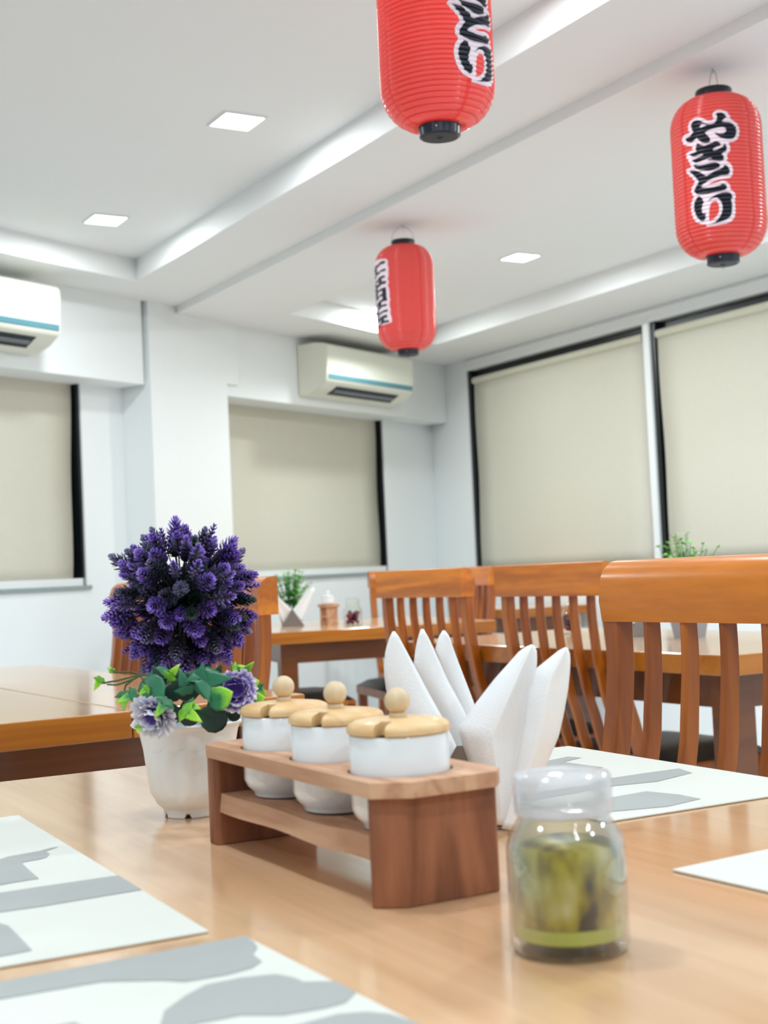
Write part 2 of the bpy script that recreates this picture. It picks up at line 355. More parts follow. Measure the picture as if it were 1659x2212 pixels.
# ------------------------------------------------------------------ ceiling panels (lamps)
def panel(x, y, z, label, sz=.13, k=1.0):
    t = thing('ceiling_light', label, 'ceiling light', (x, y, z), 0, 'square panels recessed in the ceiling')
    h = sz/2; bm = bmesh.new()
    for a in ((-h-.008, h+.008, -h-.008, -h), (-h-.008, h+.008, h, h+.008), (-h-.008, -h, -h, h), (h, h+.008, -h, h)): bx(bm, *a, -.006, .0)
    obj('frame', bm, 'lamp_frame', t)
    obj('diffuser', box(-h, h, -h, h, -.004, .0), 'lamp_face', t)
    L = bpy.data.lights.new('panel_lamp', 'AREA'); L.energy = LAMP_W*k; L.size = sz*.95; L.color = (.88, .96, .99); L.spread = math.radians(178)
    lo = bpy.data.objects.new('panel_lamp', L); COL.objects.link(lo); lo.parent = t; lo.location = (0, 0, -.0075)
    return t
lab = {(1.79, 3.88): 'glowing square ceiling panel nearest the big lantern, left tray', (1.79, 5.15): 'glowing square ceiling panel close to the left tray corner',
       (3.71, 5.03): 'glowing square ceiling panel above the window wall, right of the small lantern', (3.71, 3.78): 'square ceiling panel hidden behind the right lantern', (3.71, 6.30): 'square ceiling panel behind the small middle lantern'}
SKIP = {(.25, 2.55), (-1.3, 2.55), (-1.3, -.1), (1.79, -.1)}
for x in (1.79, .25, -1.3):
    for y in (5.15, 3.88, 2.55, 1.2, -.1, -1.3):
        if y > yb(x, NT1)-.4 or (x, y) in SKIP: continue
        panel(x, y, TL, lab.get((x, y), 'square ceiling panel of the left tray outside the picture'))
for y in (6.30, 5.03, 3.78, 2.5, 1.2, -.2):
    panel(3.71, y, TR, lab.get((3.71, y), 'square ceiling panel of the right tray outside the picture'), k=1.6)

# ------------------------------------------------------------------ roller blinds
def blind(name, label, wide, top, bottom, M, drop_left=0, drop_right=0, roll=True):
    # local: x along the window, y towards the room, z up
    t = thing('roller_blind', label, 'blind', group='beige roller blinds'); t.matrix_world = M
    nx, nz = 10, 14; v = []; f = []
    for j in range(nz+1):
        u = j/nz; z = top-.03 + (bottom-(top-.03))*u
        for i in range(nx+1):
            s = i/nx; x0 = drop_left*u; x1 = wide-drop_right*u
            v.append((x0+(x1-x0)*s, .006*math.sin(s*7+u*2)*u + .004*math.sin(u*9), z))
    for j in range(nz):
        for i in range(nx): a = j*(nx+1)+i; f.append((a, a+1, a+nx+2, a+nx+1))
    c = pyobj('cloth', v, f, 'blind', t, True); md = c.modifiers.new('thick', 'SOLIDIFY'); md.thickness = .0012
    if roll:
        bm = lathe([(.022, 0), (.022, wide)], 20); bm.transform(Matrix.Rotation(math.pi/2, 4, 'Y') @ Matrix.Identity(4)); bm.transform(Matrix.Translation((0, -.002, top-.024)))
        obj('roller', bm, 'blind_roll', t, True)
    obj('bottom_bar', box(drop_left, wide-drop_right, -.006, .006, bottom-.014, bottom+.006, .003), 'blind_roll', t)
    return t
def wmat(s, n):
    p = W(s, n, 0); return Matrix(((WD.x, WN.x, 0, p[0]), (WD.y, WN.y, 0, p[1]), (0, 0, 1, 0), (0, 0, 0, 1)))
blind('b', 'beige roller blind under the left air conditioner', W1B-.022-W1A, 2.05, .998, wmat(W1A, -REC-.04), 0, .032, True)
blind('b', 'beige roller blind between the column and the far corner', W2B-.03-W2A, 2.05, .998, wmat(W2A, -REC-.04), 0, .012, True)
def rmat(y, x): return Matrix(((0, -1, 0, x), (-1, 0, 0, y), (0, 0, 1, 0), (0, 0, 0, 1)))
blind('b', 'beige roller blind of the window wall next to the far corner', 7.05-5.462, 2.165, .955, rmat(7.05, XR+.015), 0, .0)
blind('b', 'beige roller blind at the right picture edge', 5.352-3.76, 2.165, .955, rmat(5.352, XR+.015), .018, 0)
blind('b', 'beige roller blind of the window outside the picture', 3.66-1.92, 2.165, .955, rmat(3.66, XR+.015))

# ------------------------------------------------------------------ air conditioners
def ac(label, s, z, wide):
    p = W(s, 0.002, z); t = thing('air_conditioner', label, 'air conditioner', p, 0, 'wall air conditioners'); t.rotation_euler = (0, 0, WA+math.pi)
    # local x runs right-to-left, y out into the room
    prof = [(0, 0), (.06, -.002), (.125, .022), (.178, .052), (.194, .066), (.198, .078), (.205, .22), (.2, .258), (.18, .272), (.12, .278), (0, .278)]
    def body(x0, x1, pr_): return loft([[(x, y, zz) for y, zz in pr_] for x in (x0, x1)])
    bm = body(0, wide, prof); bmesh.ops.bevel(bm, geom=[e for e in bm.edges], offset=.004, segments=2, affect='EDGES')
    obj('casing', bm, 'ac_body', t, True)
    st = body(.012, wide-.012, [(.190, .070), (.2015, .079), (.2025, .102), (.19, .102)]); obj('stripe', st, 'ac_stripe', t)['label'] = 'teal stripe along the front edge'
    # outlet slot on the slanting underside
    d = Vector((0, .178-.125, .052-.022)).normalized(); nrm = Vector((0, d.z, -d.y))
    def slab(x0, x1, a0, a1, up, th):
        bm = bmesh.new(); o = Vector((0, .125, .022)); ps = []
        for h in (up, up+th):
            for a in (a0, a1):
                for x in (x0, x1): ps.append(bm.verts.new(o + d*a + nrm*h + Vector((x, 0, 0))))
        for qd in ((0, 2, 3, 1), (4, 5, 7, 6), (0, 1, 5, 4), (2, 6, 7, 3), (0, 4, 6, 2), (1, 3, 7, 5)): bm.faces.new([ps[i] for i in qd])
        return bm
    so = obj('outlet', slab(.11, wide-.13, -.028, .048, -.004, .006), 'ac_slot', t); so['label'] = 'dark air outlet slot'
    obj('vane', slab(.125, wide-.145, .0, .022, .003, .004), 'ac_vane', so)
    obj('end_panel', box(.0, .004, .03, .17, .06, .25, .001), 'ac_body', t)
    return t
ac('cream split air conditioner cut off by the left picture edge', -3.465, 1.985, .86)
ac('cream split air conditioner between the column and the far corner', -.70, 1.963, .86)

# ------------------------------------------------------------------ lanterns
GL = {
    'ya': [(22,3692),(71,3712),(143,3706),(202,3672),(244,3577),(197,3554),(138,3473),(204,3457),(302,3437),(388,3383),(437,3310),(449,3221),(433,3117),(397,3043),(331,3002),(244,3003),(160,3024),(78,3070),(20,3129),(-30,3218),(23,3180),(94,3157),(166,3160),(210,3197),(229,3255),(197,3309),(138,3329),(66,3327),(-68,3306),(-166,3280),(-235,3251),(-195,3182),(-138,3096),(-121,3019),(-156,2967),(-230,2967),(-304,2999),(-353,3056),(-420,3156),(-485,3093),(-544,3066),(-631,3101),(-685,3141),(-697,3212),(-609,3228),(-547,3276),(-488,3310),(-512,3385),(-535,3481),(-529,3554),(-472,3604),(-391,3610),(-314,3579),(-242,3505),(-158,3449),(-98,3433),(-25,3447),(19,3499),(47,3570),(44,3644)],
    'yah': [(-331,3452),(-293,3487),(-231,3469),(-171,3429),(-234,3406),(-317,3389),(-332,3415)],
    'ki': [(-401,3010),(-370,2972),(-258,2899),(-158,2922),(-84,2953),(-11,2974),(48,2955),(93,2890),(80,2855),(6,2828),(-67,2795),(-86,2768),(-58,2741),(3,2754),(101,2793),(151,2833),(168,2898),(200,2843),(215,2768),(193,2696),(93,2635),(127,2584),(146,2516),(121,2459),(49,2452),(-81,2486),(-220,2513),(-164,2538),(-91,2532),(-138,2566),(-224,2558),(-288,2535),(-367,2510),(-461,2505),(-514,2542),(-566,2599),(-469,2611),(-347,2653),(-282,2675),(-324,2710),(-397,2693),(-479,2677),(-549,2702),(-591,2737),(-622,2776),(-516,2781),(-425,2796),(-457,2832),(-447,2903),(-430,2973)],
    'ki2': [(-518,2472),(-424,2428),(-319,2417),(-206,2421),(-108,2432),(-30,2426),(34,2380),(62,2333),(17,2279),(-68,2248),(-166,2235),(-264,2253),(-378,2290),(-469,2351),(-527,2434)],
    'to': [(-652,2340),(-584,2339),(-485,2308),(-393,2249),(-318,2179),(-252,2102),(-182,2142),(-71,2196),(27,2234),(113,2275),(140,2331),(176,2328),(233,2258),(251,2161),(225,2089),(176,2067),(67,2066),(-78,2035),(-227,1974),(-331,1908),(-386,1854),(-323,1817),(-211,1793),(-89,1793),(32,1815),(82,1858),(146,1822),(173,1753),(146,1697),(61,1669),(-96,1654),(-243,1644),(-344,1651),(-476,1686),(-529,1735),(-547,1799),(-493,1889),(-421,2001),(-481,2109),(-547,2209)],
    'ri': [(-451,1628),(-399,1597),(-357,1513),(-338,1450),(-363,1396),(-387,1313),(-394,1226),(-369,1153),(-343,1140),(-317,1164),(-313,1104),(-322,1002),(-352,964),(-385,950),(-456,1003),(-514,1092),(-545,1189),(-575,1301),(-568,1433),(-541,1515),(-495,1577)],
    'ri2': [(-248,1416),(-201,1495),(-125,1555),(-26,1599),(71,1623),(167,1625),(238,1594),(275,1526),(269,1467),(240,1424),(260,1320),(254,1203),(237,1056),(197,971),(122,918),(25,885),(-85,855),(-231,844),(-132,870),(-44,953),(8,1034),(41,1118),(59,1234),(46,1353),(3,1447),(-54,1511),(-127,1511),(-189,1478)],
    'w': [(-51,3673),(-23,3743),(39,3786),(111,3791),(206,3760),(277,3697),(328,3591),(331,3517),(418,3465),(493,3371),(527,3239),(506,3090),(460,2999),(379,2940),(258,2914),(285,2824),(293,2735),(265,2662),(207,2606),(221,2517),(199,2437),(275,2366),(320,2261),(321,2143),(297,2041),(233,1985),(135,1978),(39,1974),(-107,1936),(-220,1876),(-110,1878),(12,1911),(73,1940),(144,1918),(214,1853),(246,1763),(243,1682),(303,1642),(348,1553),(344,1464),(322,1406),(328,1258),(326,1097),(294,951),(228,866),(105,817),(-87,797),(-315,801),(-325,862),(-422,884),(-542,965),(-609,1087),(-647,1231),(-656,1398),(-630,1525),(-563,1640),(-617,1745),(-620,1835),(-592,1916),(-514,2014),(-580,2136),(-681,2257),(-742,2351),(-704,2413),(-602,2412),(-598,2485),(-646,2589),(-702,2727),(-705,2803),(-646,2859),(-540,2863),(-528,2956),(-637,3005),(-764,3078),(-803,3182),(-806,3273),(-715,3316),(-588,3334),(-619,3449),(-605,3564),(-526,3658),(-427,3695),(-322,3673),(-237,3607),(-154,3545),(-81,3528),(-19,3579),(-41,3613)],
    'wh': [(-227,1190),(-216,1291),(-168,1400),(-82,1437),(-26,1348),(-13,1243),(-31,1113),(-76,1031),(-152,955),(-240,926),(-240,1045)],
}
GM = {
    'w': [(-1549,3744),(-1419,3818),(-1076,3850),(-655,3780),(-556,3667),(-577,3538),(-543,3372),(-563,3243),(-557,3082),(-607,2957),(-556,2815),(-619,2720),(-568,2578),(-549,2388),(-569,2259),(-534,2120),(-567,2019),(-575,1861),(-539,1723),(-561,1567),(-513,1400),(-507,1240),(-551,1194),(-961,1159),(-1531,1167)],
    'b0': [(-1800,3420),(-1300,3560),(-910,3704.0),(-720,3716.0),(-660,3662.0),(-700,3596.0),(-920,3596.0),(-1300,3440),(-1800,3300)],
    'b1': [(-1800,3110),(-1300,3250),(-890,3382.75),(-700,3392.25),(-640,3349.5),(-680,3297.25),(-900,3297.25),(-1300,3155),(-1800,3015)],
    'b2': [(-1800,2850),(-1300,2990),(-940,3122.75),(-750,3132.25),(-690,3089.5),(-730,3037.25),(-950,3037.25),(-1300,2895),(-1800,2755)],
    'b3': [(-1800,2610),(-1300,2750),(-900,2894.0),(-710,2906.0),(-650,2852.0),(-690,2786.0),(-910,2786.0),(-1300,2630),(-1800,2490)],
    'b4': [(-1800,2370),(-1300,2510),(-940,2642.75),(-750,2652.25),(-690,2609.5),(-730,2557.25),(-950,2557.25),(-1300,2415),(-1800,2275)],
    'b5': [(-1800,2150),(-1300,2290),(-920,2422.75),(-730,2432.25),(-670,2389.5),(-710,2337.25),(-930,2337.25),(-1300,2195),(-1800,2055)],
    'b6': [(-1800,1920),(-1300,2060),(-890,2204.0),(-700,2216.0),(-640,2162.0),(-680,2096.0),(-900,2096.0),(-1300,1940),(-1800,1800)],
    'b7': [(-1800,1700),(-1300,1840),(-920,1972.75),(-730,1982.25),(-670,1939.5),(-710,1887.25),(-930,1887.25),(-1300,1745),(-1800,1605)],
    'b8': [(-1800,1470),(-1300,1610),(-880,1742.75),(-690,1752.25),(-630,1709.5),(-670,1657.25),(-890,1657.25),(-1300,1515),(-1800,1375)],
    'b9': [(-1800,1250),(-1300,1390),(-920,1534.0),(-730,1546.0),(-670,1492.0),(-710,1426.0),(-930,1426.0),(-1300,1270),(-1800,1130)],
    'b10': [(-1800,1040),(-1300,1180),(-850,1312.75),(-660,1322.25),(-600,1279.5),(-640,1227.25),(-860,1227.25),(-1300,1085),(-1800,945)],
    'spine0': [(-1360,3600),(-1160,3630),(-1150,3200),(-1350,3170)],
    'spine1': [(-1070,3080),(-870,3110),(-860,2800),(-1060,2770)],
    'spine2': [(-1360,2850),(-1160,2880),(-1150,2300),(-1350,2270)],
    'spine3': [(-890,2620),(-690,2650),(-680,2150),(-880,2120)],
    'spine4': [(-1160,2150),(-960,2180),(-950,1880),(-1150,1850)],
    'spine5': [(-1360,1800),(-1160,1830),(-1150,1350),(-1350,1320)],
    'spine6': [(-1040,1500),(-840,1530),(-830,1300),(-1030,1270)],
}
RIBS = 42; LH0, LH1, LRM, LRC = .022, .447, .1185, .046
def lr(z, rib=True):
    h = .085; zz = min(max(z, LH0), LH1)
    if zz < LH0+h: k = (LH0+h-zz)/h
    elif zz > LH1-h: k = (zz-(LH1-h))/h
    else: k = 0
    r = LRC + (LRM-LRC)*math.sqrt(max(0, 1-k*k))
    if rib: r += .0042*abs(math.sin(math.pi*RIBS*(zz-LH0)/(LH1-LH0)))**.7 - .0030
    return r
def decal(name, outer, holes, material, parent, base, rot, off, S=1.0):
    bm = bmesh.new(); edges = []
    for loop in [outer]+holes:
        vs = [bm.verts.new((a/1000*LRM, 0, b/10000)) for a, b in loop]
        for i in range(len(vs)): edges.append(bm.edges.new((vs[i], vs[(i+1) % len(vs)])))
    bmesh.ops.triangle_fill(bm, use_beauty=True, use_dissolve=False, edges=edges)
    xs = [v.co.x for v in bm.verts]; zs = [v.co.z for v in bm.verts]
    step = (LH1-LH0)/RIBS/6
    z = LH0 + math.floor((min(zs)-LH0)/step)*step
    while z < max(zs):
        bmesh.ops.bisect_plane(bm, geom=list(bm.verts)+list(bm.edges)+list(bm.faces), plane_co=(0, 0, z), plane_no=(0, 0, 1)); z += step
    x = math.floor(min(xs)/.012)*.012
    while x < max(xs):
        bmesh.ops.bisect_plane(bm, geom=list(bm.verts)+list(bm.edges)+list(bm.faces), plane_co=(x, 0, 0), plane_no=(1, 0, 0)); x += .012
    for v in bm.verts:
        th = base + rot + v.co.x/LRM; r = lr(v.co.z) + off
        v.co = Vector((r*math.cos(th), r*math.sin(th), v.co.z))
    return obj(name, bm, material, parent, True, 60)
def lantern(label, x, y, z, scale, text, rot, hookz):
    t = thing('paper_lantern', label, 'lantern', (x, y, z), 0, 'red lanterns'); t.scale = (scale,)*3
    base = math.atan2(-y, -x); ns = 80; prof = []
    N = RIBS*6
    for i in range(N+1): zz = LH0+(LH1-LH0)*i/N; prof.append((lr(zz), zz))
    b = obj('shade', lathe(prof, ns, False), 'lantern_red', t, True, 180)
    cap = obj('bottom_cap', lathe([(.0405, .001), (.043, .003), (.0445, .022), (.045, .027), (.040, .027)], 40), 'black_cap', t, True)
    obj('cap_disc', lathe([(.012, -.0005), (.037, .0), (.037, .004)], 30), 'cap_under', cap, True)
    obj('socket', lathe([(.006, -.003), (.008, .001)], 12), 'print_black', cap)
    for k in range(3):
        a = base+k*2.1-.15; bm = bmesh.new(); bmesh.ops.create_uvsphere(bm, u_segments=10, v_segments=6, radius=.0022); bm.transform(Matrix.Translation((.0440*math.cos(a), .0440*math.sin(a), .013))); obj('rivet', bm, 'chrome', cap, True)
    bm = tube([(.004*math.cos(a), .004*math.sin(a)*0, -.006+.005*math.sin(a)) for a in [i*.6 for i in range(11)]], .0005, 5); obj('ring', bm, 'wire', cap)
    tc_ = obj('top_cap', lathe([(.045, .441), (.0475, .444), (.0485, .466), (.0465, .470), (.043, .470), (.043, .450)], 40), 'black_cap', t, True)
    a0 = base+.25 if text is not GM else base+1.6
    hz = (hookz-z)/scale; pts = []
    for i in range(17):
        u = i/16*math.pi; pts.append((.046*math.cos(u)*math.cos(a0)*(.35+.65*abs(math.cos(u))), .046*math.cos(u)*math.sin(a0)*(.35+.65*abs(math.cos(u))), .462 + (hz-.462-.004)*math.sin(u)**.7))
    obj('wire_handle', tube(pts, .0008, 6), 'wire', t, True)
    obj('hook', tube([(0, 0, hz-.012), (.004, 0, hz-.010), (.005, 0, hz-.004), (0, 0, hz)], .001, 6), 'wire', t, True)
    if text is GL:
        p = decal('lettering_backing', GL['w'], [GL['wh']], 'print_white', t, base, rot, .0010)
        p['label'] = 'pink-white outline of the lettering'
        for k, h in (('ya', ['yah']), ('ki', []), ('ki2', []), ('to', []), ('ri', []), ('ri2', [])):
            decal('lettering', GL[k], [GL[i] for i in h], 'print_black', p, base, rot, .0019)
    else:
        p = decal('lettering_backing', [(-1850, 3700)]+GM['w']+[(-1850, 1250)], [], 'print_white', t, base, rot, .0012)
        for k, v in GM.items():
            if k != 'w': decal('lettering', v, [], 'print_black', p, base, rot, .0019 + .0002*(k[0] == 's'))
    return t
lantern('big red lantern cut off by the top picture edge', 1.547, 2.356, 1.878, 1.0, GL, .96, TL)
lantern('small red lantern in the middle, lettering turned to its left', 2.681, 4.372, 1.789, .93, GM, 0, ZR)
lantern('red lantern at the right with four black characters facing us', 2.622, 2.655, 1.756, 1.0, GL, 0, ZR)

# ------------------------------------------------------------------ tables
def table(label, cx, cy, wd, ln, rz, boards=1, top=.75, thick=.05, group='wooden dining tables', name='dining_table'):
    t = thing(name, label, 'table', (cx, cy, 0), math.radians(rz), group); hw, hl = wd/2, ln/2
    for b in range(boards):
        x0 = -hw+wd*b/boards+(.0012 if b else 0); x1 = -hw+wd*(b+1)/boards-(.0012 if b < boards-1 else 0)
        o = obj('tabletop' if boards == 1 else 'tabletop_board', box(x0, x1, -hl, hl, top-thick, top, .003), 'table_top', t)
        o.data.materials.append(MATS['table_edge'])
        for p in o.data.polygons:
            if abs(p.normal.z) < .8: p.material_index = 1
    for s in (-1, 1):
        obj('apron', box(s*(hw-.075)-.012, s*(hw-.075)+.012, -hl+.09, hl-.09, top-thick-.085, top-thick), 'table_dark', t)
        obj('apron', box(-hw+.09, hw-.09, s*(hl-.075)-.012, s*(hl-.075)+.012, top-thick-.085, top-thick), 'table_dark', t)
        for u in (-1, 1):
            lx, ly = s*(hw-.085), u*(hl-.085)
            obj('leg', loft([[(lx+a*k, ly+b*k, z) for a, b in ((-1, -1), (1, -1), (1, 1), (-1, 1))] for k, z in ((.028, 0), (.036, .5), (.036, top-thick))]), 'table_dark', t)
    return t
table('near wooden table carrying the purple plant and condiment caddy', .545, .98, 1.012, 1.426, -2, 1)
table('light topped wooden table behind the purple plant at the left', .835, 3.265, .72, 1.68, 1.6, 2)
_x = Vector((.974, -.225)); _y = Vector((.225, .974)); RF = Vector((3.405, 4.925))
_cc = RF - _x*.5 + _y*.525
table('far wooden table between the middle chairs and the corner', _cc.x, _cc.y, 1.0, 1.05, -13, 2)
table('wooden table behind the slatted chairs at the right', 2.69, 3.15, .76, 1.52, 0, 1)
table('narrow wooden table standing close to the window wall', 4.50, 6.28, .5, .6, 0, 1)

# ------------------------------------------------------------------ chairs
def back_y(z):
    pts = [(0, -.05), (.25, -.012), (.45, 0), (.55, -.030), (.65, -.062), (.75, -.084), (.85, -.094), (.99, -.094)]
    for (a, b), (c, d) in zip(pts, pts[1:]):
        if z <= c: u = (z-a)/(c-a); u = u*u*(3-2*u)*.4+u*.6; return b+(d-b)*u
    return pts[-1][1]
CH = .985
def strip(x0, x1, z0, z1, dep, dep1=None, n=14, off=0):
    rings = []
    for i in range(n+1):
        z = z0+(z1-z0)*i/n; y = back_y(z)+off; d = dep if dep1 is None else dep+(dep1-dep)*i/n; e = .003
        rings.append([(x0+e, y-d, z), (x1-e, y-d, z), (x1, y-d+e, z), (x1, y-e, z), (x1-e, y, z), (x0+e, y, z), (x0, y-e, z), (x0, y-d+e, z)])
    return loft(rings)
def make_chair():
    t = bpy.data.objects.new('slat_back_chair', None); COL.objects.link(t); t.empty_display_size = .05
    rz0 = CH-.088; hw = .24
    # crest rail: flat behind, rounded towards the sitter
    prof = [(-.140, rz0), (-.092, rz0), (-.088, rz0+.03), (-.090, rz0+.055), (-.098, rz0+.074), (-.112, rz0+.085), (-.128, rz0+.088), (-.138, rz0+.086), (-.140, rz0+.082)]
    bm = loft([[(x, y, z) for y, z in prof] for x in [-hw+hw*2*i/8 for i in range(9)]])
    bmesh.ops.bevel(bm, geom=[e for e in bm.edges if len(e.link_faces) == 2 and e.calc_face_angle(0) > .9], offset=.004, segments=2, affect='EDGES')
    obj('crest_rail', bm, 'chair_rail', t, True)
    for s in (-1, 1):
        obj('back_post', strip(s*hw-(.034 if s > 0 else 0)+(0 if s > 0 else .002), s*hw+(.034 if s < 0 else 0)-(.002 if s > 0 else 0), 0, rz0+.001, .036, .029), 'chair_wood', t, True, 30)
        obj('front_leg', box(s*(hw-.02)-.02, s*(hw-.02)+.02, .385, .425, 0, .43, .003), 'chair_wood', t)
        obj('side_stretcher', box(s*(hw-.02)-.010, s*(hw-.02)+.010, -.03, .40, .16, .19, .002), 'chair_wood', t)
    for k in range(5):
        x = -hw+.017 + (2*hw-.034)*(k+1)/6
        obj('slat', strip(x-.0065, x+.0065, .455, rz0+.001, .034, .025), 'chair_wood', t, True, 30)
    bm = box(-hw+.0, hw-.0, .0, .43, .405, .445, .004); obj('seat_frame', bm, 'chair_wood', t)
    obj('lower_rail', box(-hw+.03, hw-.03, -.036, -.004, .445, .475, .003), 'chair_wood', t)
    bm = bmesh.new(); nx, ny = 10, 10; g = []
    for j in range(ny+1):
        for i in range(nx+1):
            u, v = i/nx*2-1, j/ny*2-1; e = (1-abs(u)**6)*(1-abs(v)**6)
            g.append(bm.verts.new((u*(hw-.012), .222+v*.205, .446+.036*e**.5 if e > 0 else .446)))
    for j in range(ny):
        for i in range(nx): a = j*(nx+1)+i; bm.faces.new((g[a], g[a+1], g[a+nx+2], g[a+nx+1]))
    c = obj('cushion', bm, 'cushion', t, True, 180); c['label'] = 'black padded seat'
    return t
proto = make_chair(); first = [True]
def chair(label, x, y, deg):
    o = proto if first[0] else copy_tree(proto); first[0] = False
    o.location = (x, y, 0); o.rotation_euler = (0, 0, math.radians(deg)); tag(o, label, 'chair', 'slat-back dining chairs'); return o
# facing +X: -90 deg, facing -X: +90 deg ; rail stands .11 behind the origin
chair('large orange-brown chair back at the right edge, facing the near table', 1.18, 1.331, 90)
chair('brown slat-back chair between the napkins and the right edge chair', 2.36, 2.972, -90)
chair('brown slat-back chair directly above the white napkins', 2.372, 3.66, -88)
chair('brown chair just right of the purple plant, at the left table', 1.225, 3.085, 90)
chair('brown chair whose corner shows left of the purple plant', 1.225, 3.633, 90)
def fc(v, off): p = RF + _x*off + _y*v; return p.x, p.y
chair('far chair showing just right of the chair above the napkins', *fc(.56, .01), 77)
chair('far chair showing just left of the chair above the napkins', *fc(1.44, .13), 167)
chair('chair with black seat under the far table, back hidden by the plant', *(lambda p: (p.x, p.y))(RF - _x*1.06 + _y*.30), -103)
chair('chair with black seat glimpsed through the right edge chair slats', 3.25, 2.53, 90)

# ------------------------------------------------------------------ place mats
TT = .75
def placemat(label, corner, dy, dx, rot, shapes):
    # corner = one corner, dy / dx = signed extents along the mat's own axes
    t = thing('placemat', label, 'placemat', (corner[0], corner[1], TT), math.radians(rot), 'paper placemats')
    x0, x1 = sorted((0, dx)); y0, y1 = sorted((0, dy))
    obj('sheet', box(x0, x1, y0, y1, .0004, .0022, .0006, 1), 'mat_cream', t)
    R = Matrix.Rotation(-math.radians(rot), 2)
    for sh in shapes:
        loc = [R @ (Vector(p)-Vector(corner)) for p in sh]
        loc = [Vector((min(max(p.x, x0+.0006), x1-.0006), min(max(p.y, y0+.0006), y1-.0006))) for p in loc]
        bm = bmesh.new(); vs = [bm.verts.new((p.x, p.y, .0026)) for p in loc]
        ed = [bm.edges.new((vs[i], vs[(i+1) % len(vs)])) for i in range(len(vs)) if (vs[i].co-vs[(i+1) % len(vs)].co).length > 1e-6]
        bmesh.ops.triangle_fill(bm, use_beauty=True, edges=ed)
        for f_ in bm.faces:
            if f_.normal.z < 0: f_.normal_flip()
        me = bpy.data.meshes.new('printed_shape'); bm.to_mesh(me); bm.free(); link('printed_shape', me, 'mat_grey', t)
    return t
M1 = [[(.12, 1.19), (.24, 1.205), (.2948, 1.2013), (.3018, 1.202), (.3105, 1.2087), (.3213, 1.21), (.3386, 1.2129), (.3488, 1.2189), (.3591, 1.2211), (.3526, 1.2154), (.3433, 1.2085), (.3427, 1.194), (.3365, 1.1811), (.3295, 1.1767), (.3127, 1.1742), (.3102, 1.1489), (.3065, 1.1003), (.286, 1.1), (.2686, 1.0974), (.12, 1.09)],
      [(.1, 1.073), (.262, 1.0712), (.299, 1.0705), (.37, 1.0667), (.37, 1.0043), (.3101, 1.0046), (.28, 1.0043), (.2461, 1.0081), (.1, 1.01)],
      [(.14, .98), (.2401, .9841), (.2462, .9649), (.2449, .9391), (.2418, .8895), (.2294, .8879), (.2158, .8876), (.14, .89)]]
M2 = [[(.1, .835), (.37, .84), (.3632, .8147), (.3591, .7994), (.3507, .7883), (.348, .7694), (.3377, .761), (.3199, .7575), (.2949, .7604), (.2861, .7709), (.2553, .7922), (.1996, .7969), (.1, .79)],
      [(.2849, .7354), (.3025, .7475), (.3242, .7471), (.3434, .7403), (.3488, .7272), (.3496, .7163), (.368, .7061), (.368, .6804), (.3505, .6676), (.337, .6664), (.3139, .67), (.296, .6841), (.2804, .685), (.2729, .6861), (.2476, .6806), (.2654, .717)],
      [(.25, .645), (.317, .6516), (.3386, .6535), (.352, .6472), (.3596, .6369), (.37, .6172), (.37, .56), (.25, .57)],
      [(.1, .74), (.22, .73), (.23, .64), (.1, .62)]]
M3 = [[(.9236, 1.2848), (.9732, 1.3182), (1.0127, 1.3275), (1.0174, 1.3084), (.9816, 1.2957), (.9854, 1.2287), (.9619, 1.2188), (.9221, 1.2459)],
      [(.80, 1.15), (.8993, 1.1444), (.9313, 1.1624), (.9921, 1.1628), (1.0366, 1.1602), (1.025, 1.1269), (.9609, 1.1098), (.912, 1.121), (.80, 1.11)],
      [(.78, 1.075), (.8546, 1.0682), (.913, 1.0716), (.9224, 1.0343), (.9201, 1.0014), (.8709, .9925), (.8143, 1.0093), (.78, 1.01)]]
M4 = [[(.72, .70), (.80, .74), (.9, .72), (.93, .66), (.8, .62), (.72, .64)]]
placemat('cream and grey placemat at the left, beside the potted plant', (.352, .861), .56, -.29, -2.6, M1)
placemat('cream and grey placemat in the bottom left corner', (.3655, .8315), -.45, -.29, -.3, M2)
placemat('cream and grey placemat under the napkin side, at the right table edge', (.783, .978), .44, .272, -2.5, M3)
placemat('cream placemat whose corner enters at the right picture edge', (.698, .795), -.42, .28, 2.0, M4)

# ------------------------------------------------------------------ condiment caddy
def hole_board(x0, x1, y0, y1, z0, z1, holes, r, ch):
    # board with cut corners and round holes
    outer = [(x0+ch, y0), (x1-ch*.5, y0), (x1, y0+ch*.6), (x1, y1-ch*.6), (x1-ch*.6, y1), (x0+ch*.6, y1), (x0, y1-ch*.6), (x0, y0+ch*.75)]
    bm = bmesh.new(); ed = []; loops = []
    for lp in [outer]+[[(hx+r*math.cos(a), hy+r*math.sin(a)) for a in [2*math.pi*i/32 for i in range(32)]] for hx, hy in holes]:
        vs = [bm.verts.new((a, b, z1)) for a, b in lp]; loops.append(vs)
        ed += [bm.edges.new((vs[i], vs[(i+1) % len(vs)])) for i in range(len(vs))]
    bmesh.ops.triangle_fill(bm, use_beauty=True, edges=ed)
    r_ = bmesh.ops.extrude_face_region(bm, geom=list(bm.faces)); 
    for g in r_['geom']:
        if isinstance(g, bmesh.types.BMVert): g.co.z = z0
    return bm
cad = thing('condiment_caddy', 'raw wooden caddy holding three white jars', 'caddy', (.521, .99, TT), math.radians(-1.0))
JY = (-.108, -.007, .092)
CT = .088
obj('top_board', hole_board(-.052, .054, -.170, .168, CT-.011, CT, [(-.002, j) for j in JY], .0395, .024), 'caddy_wood', cad)
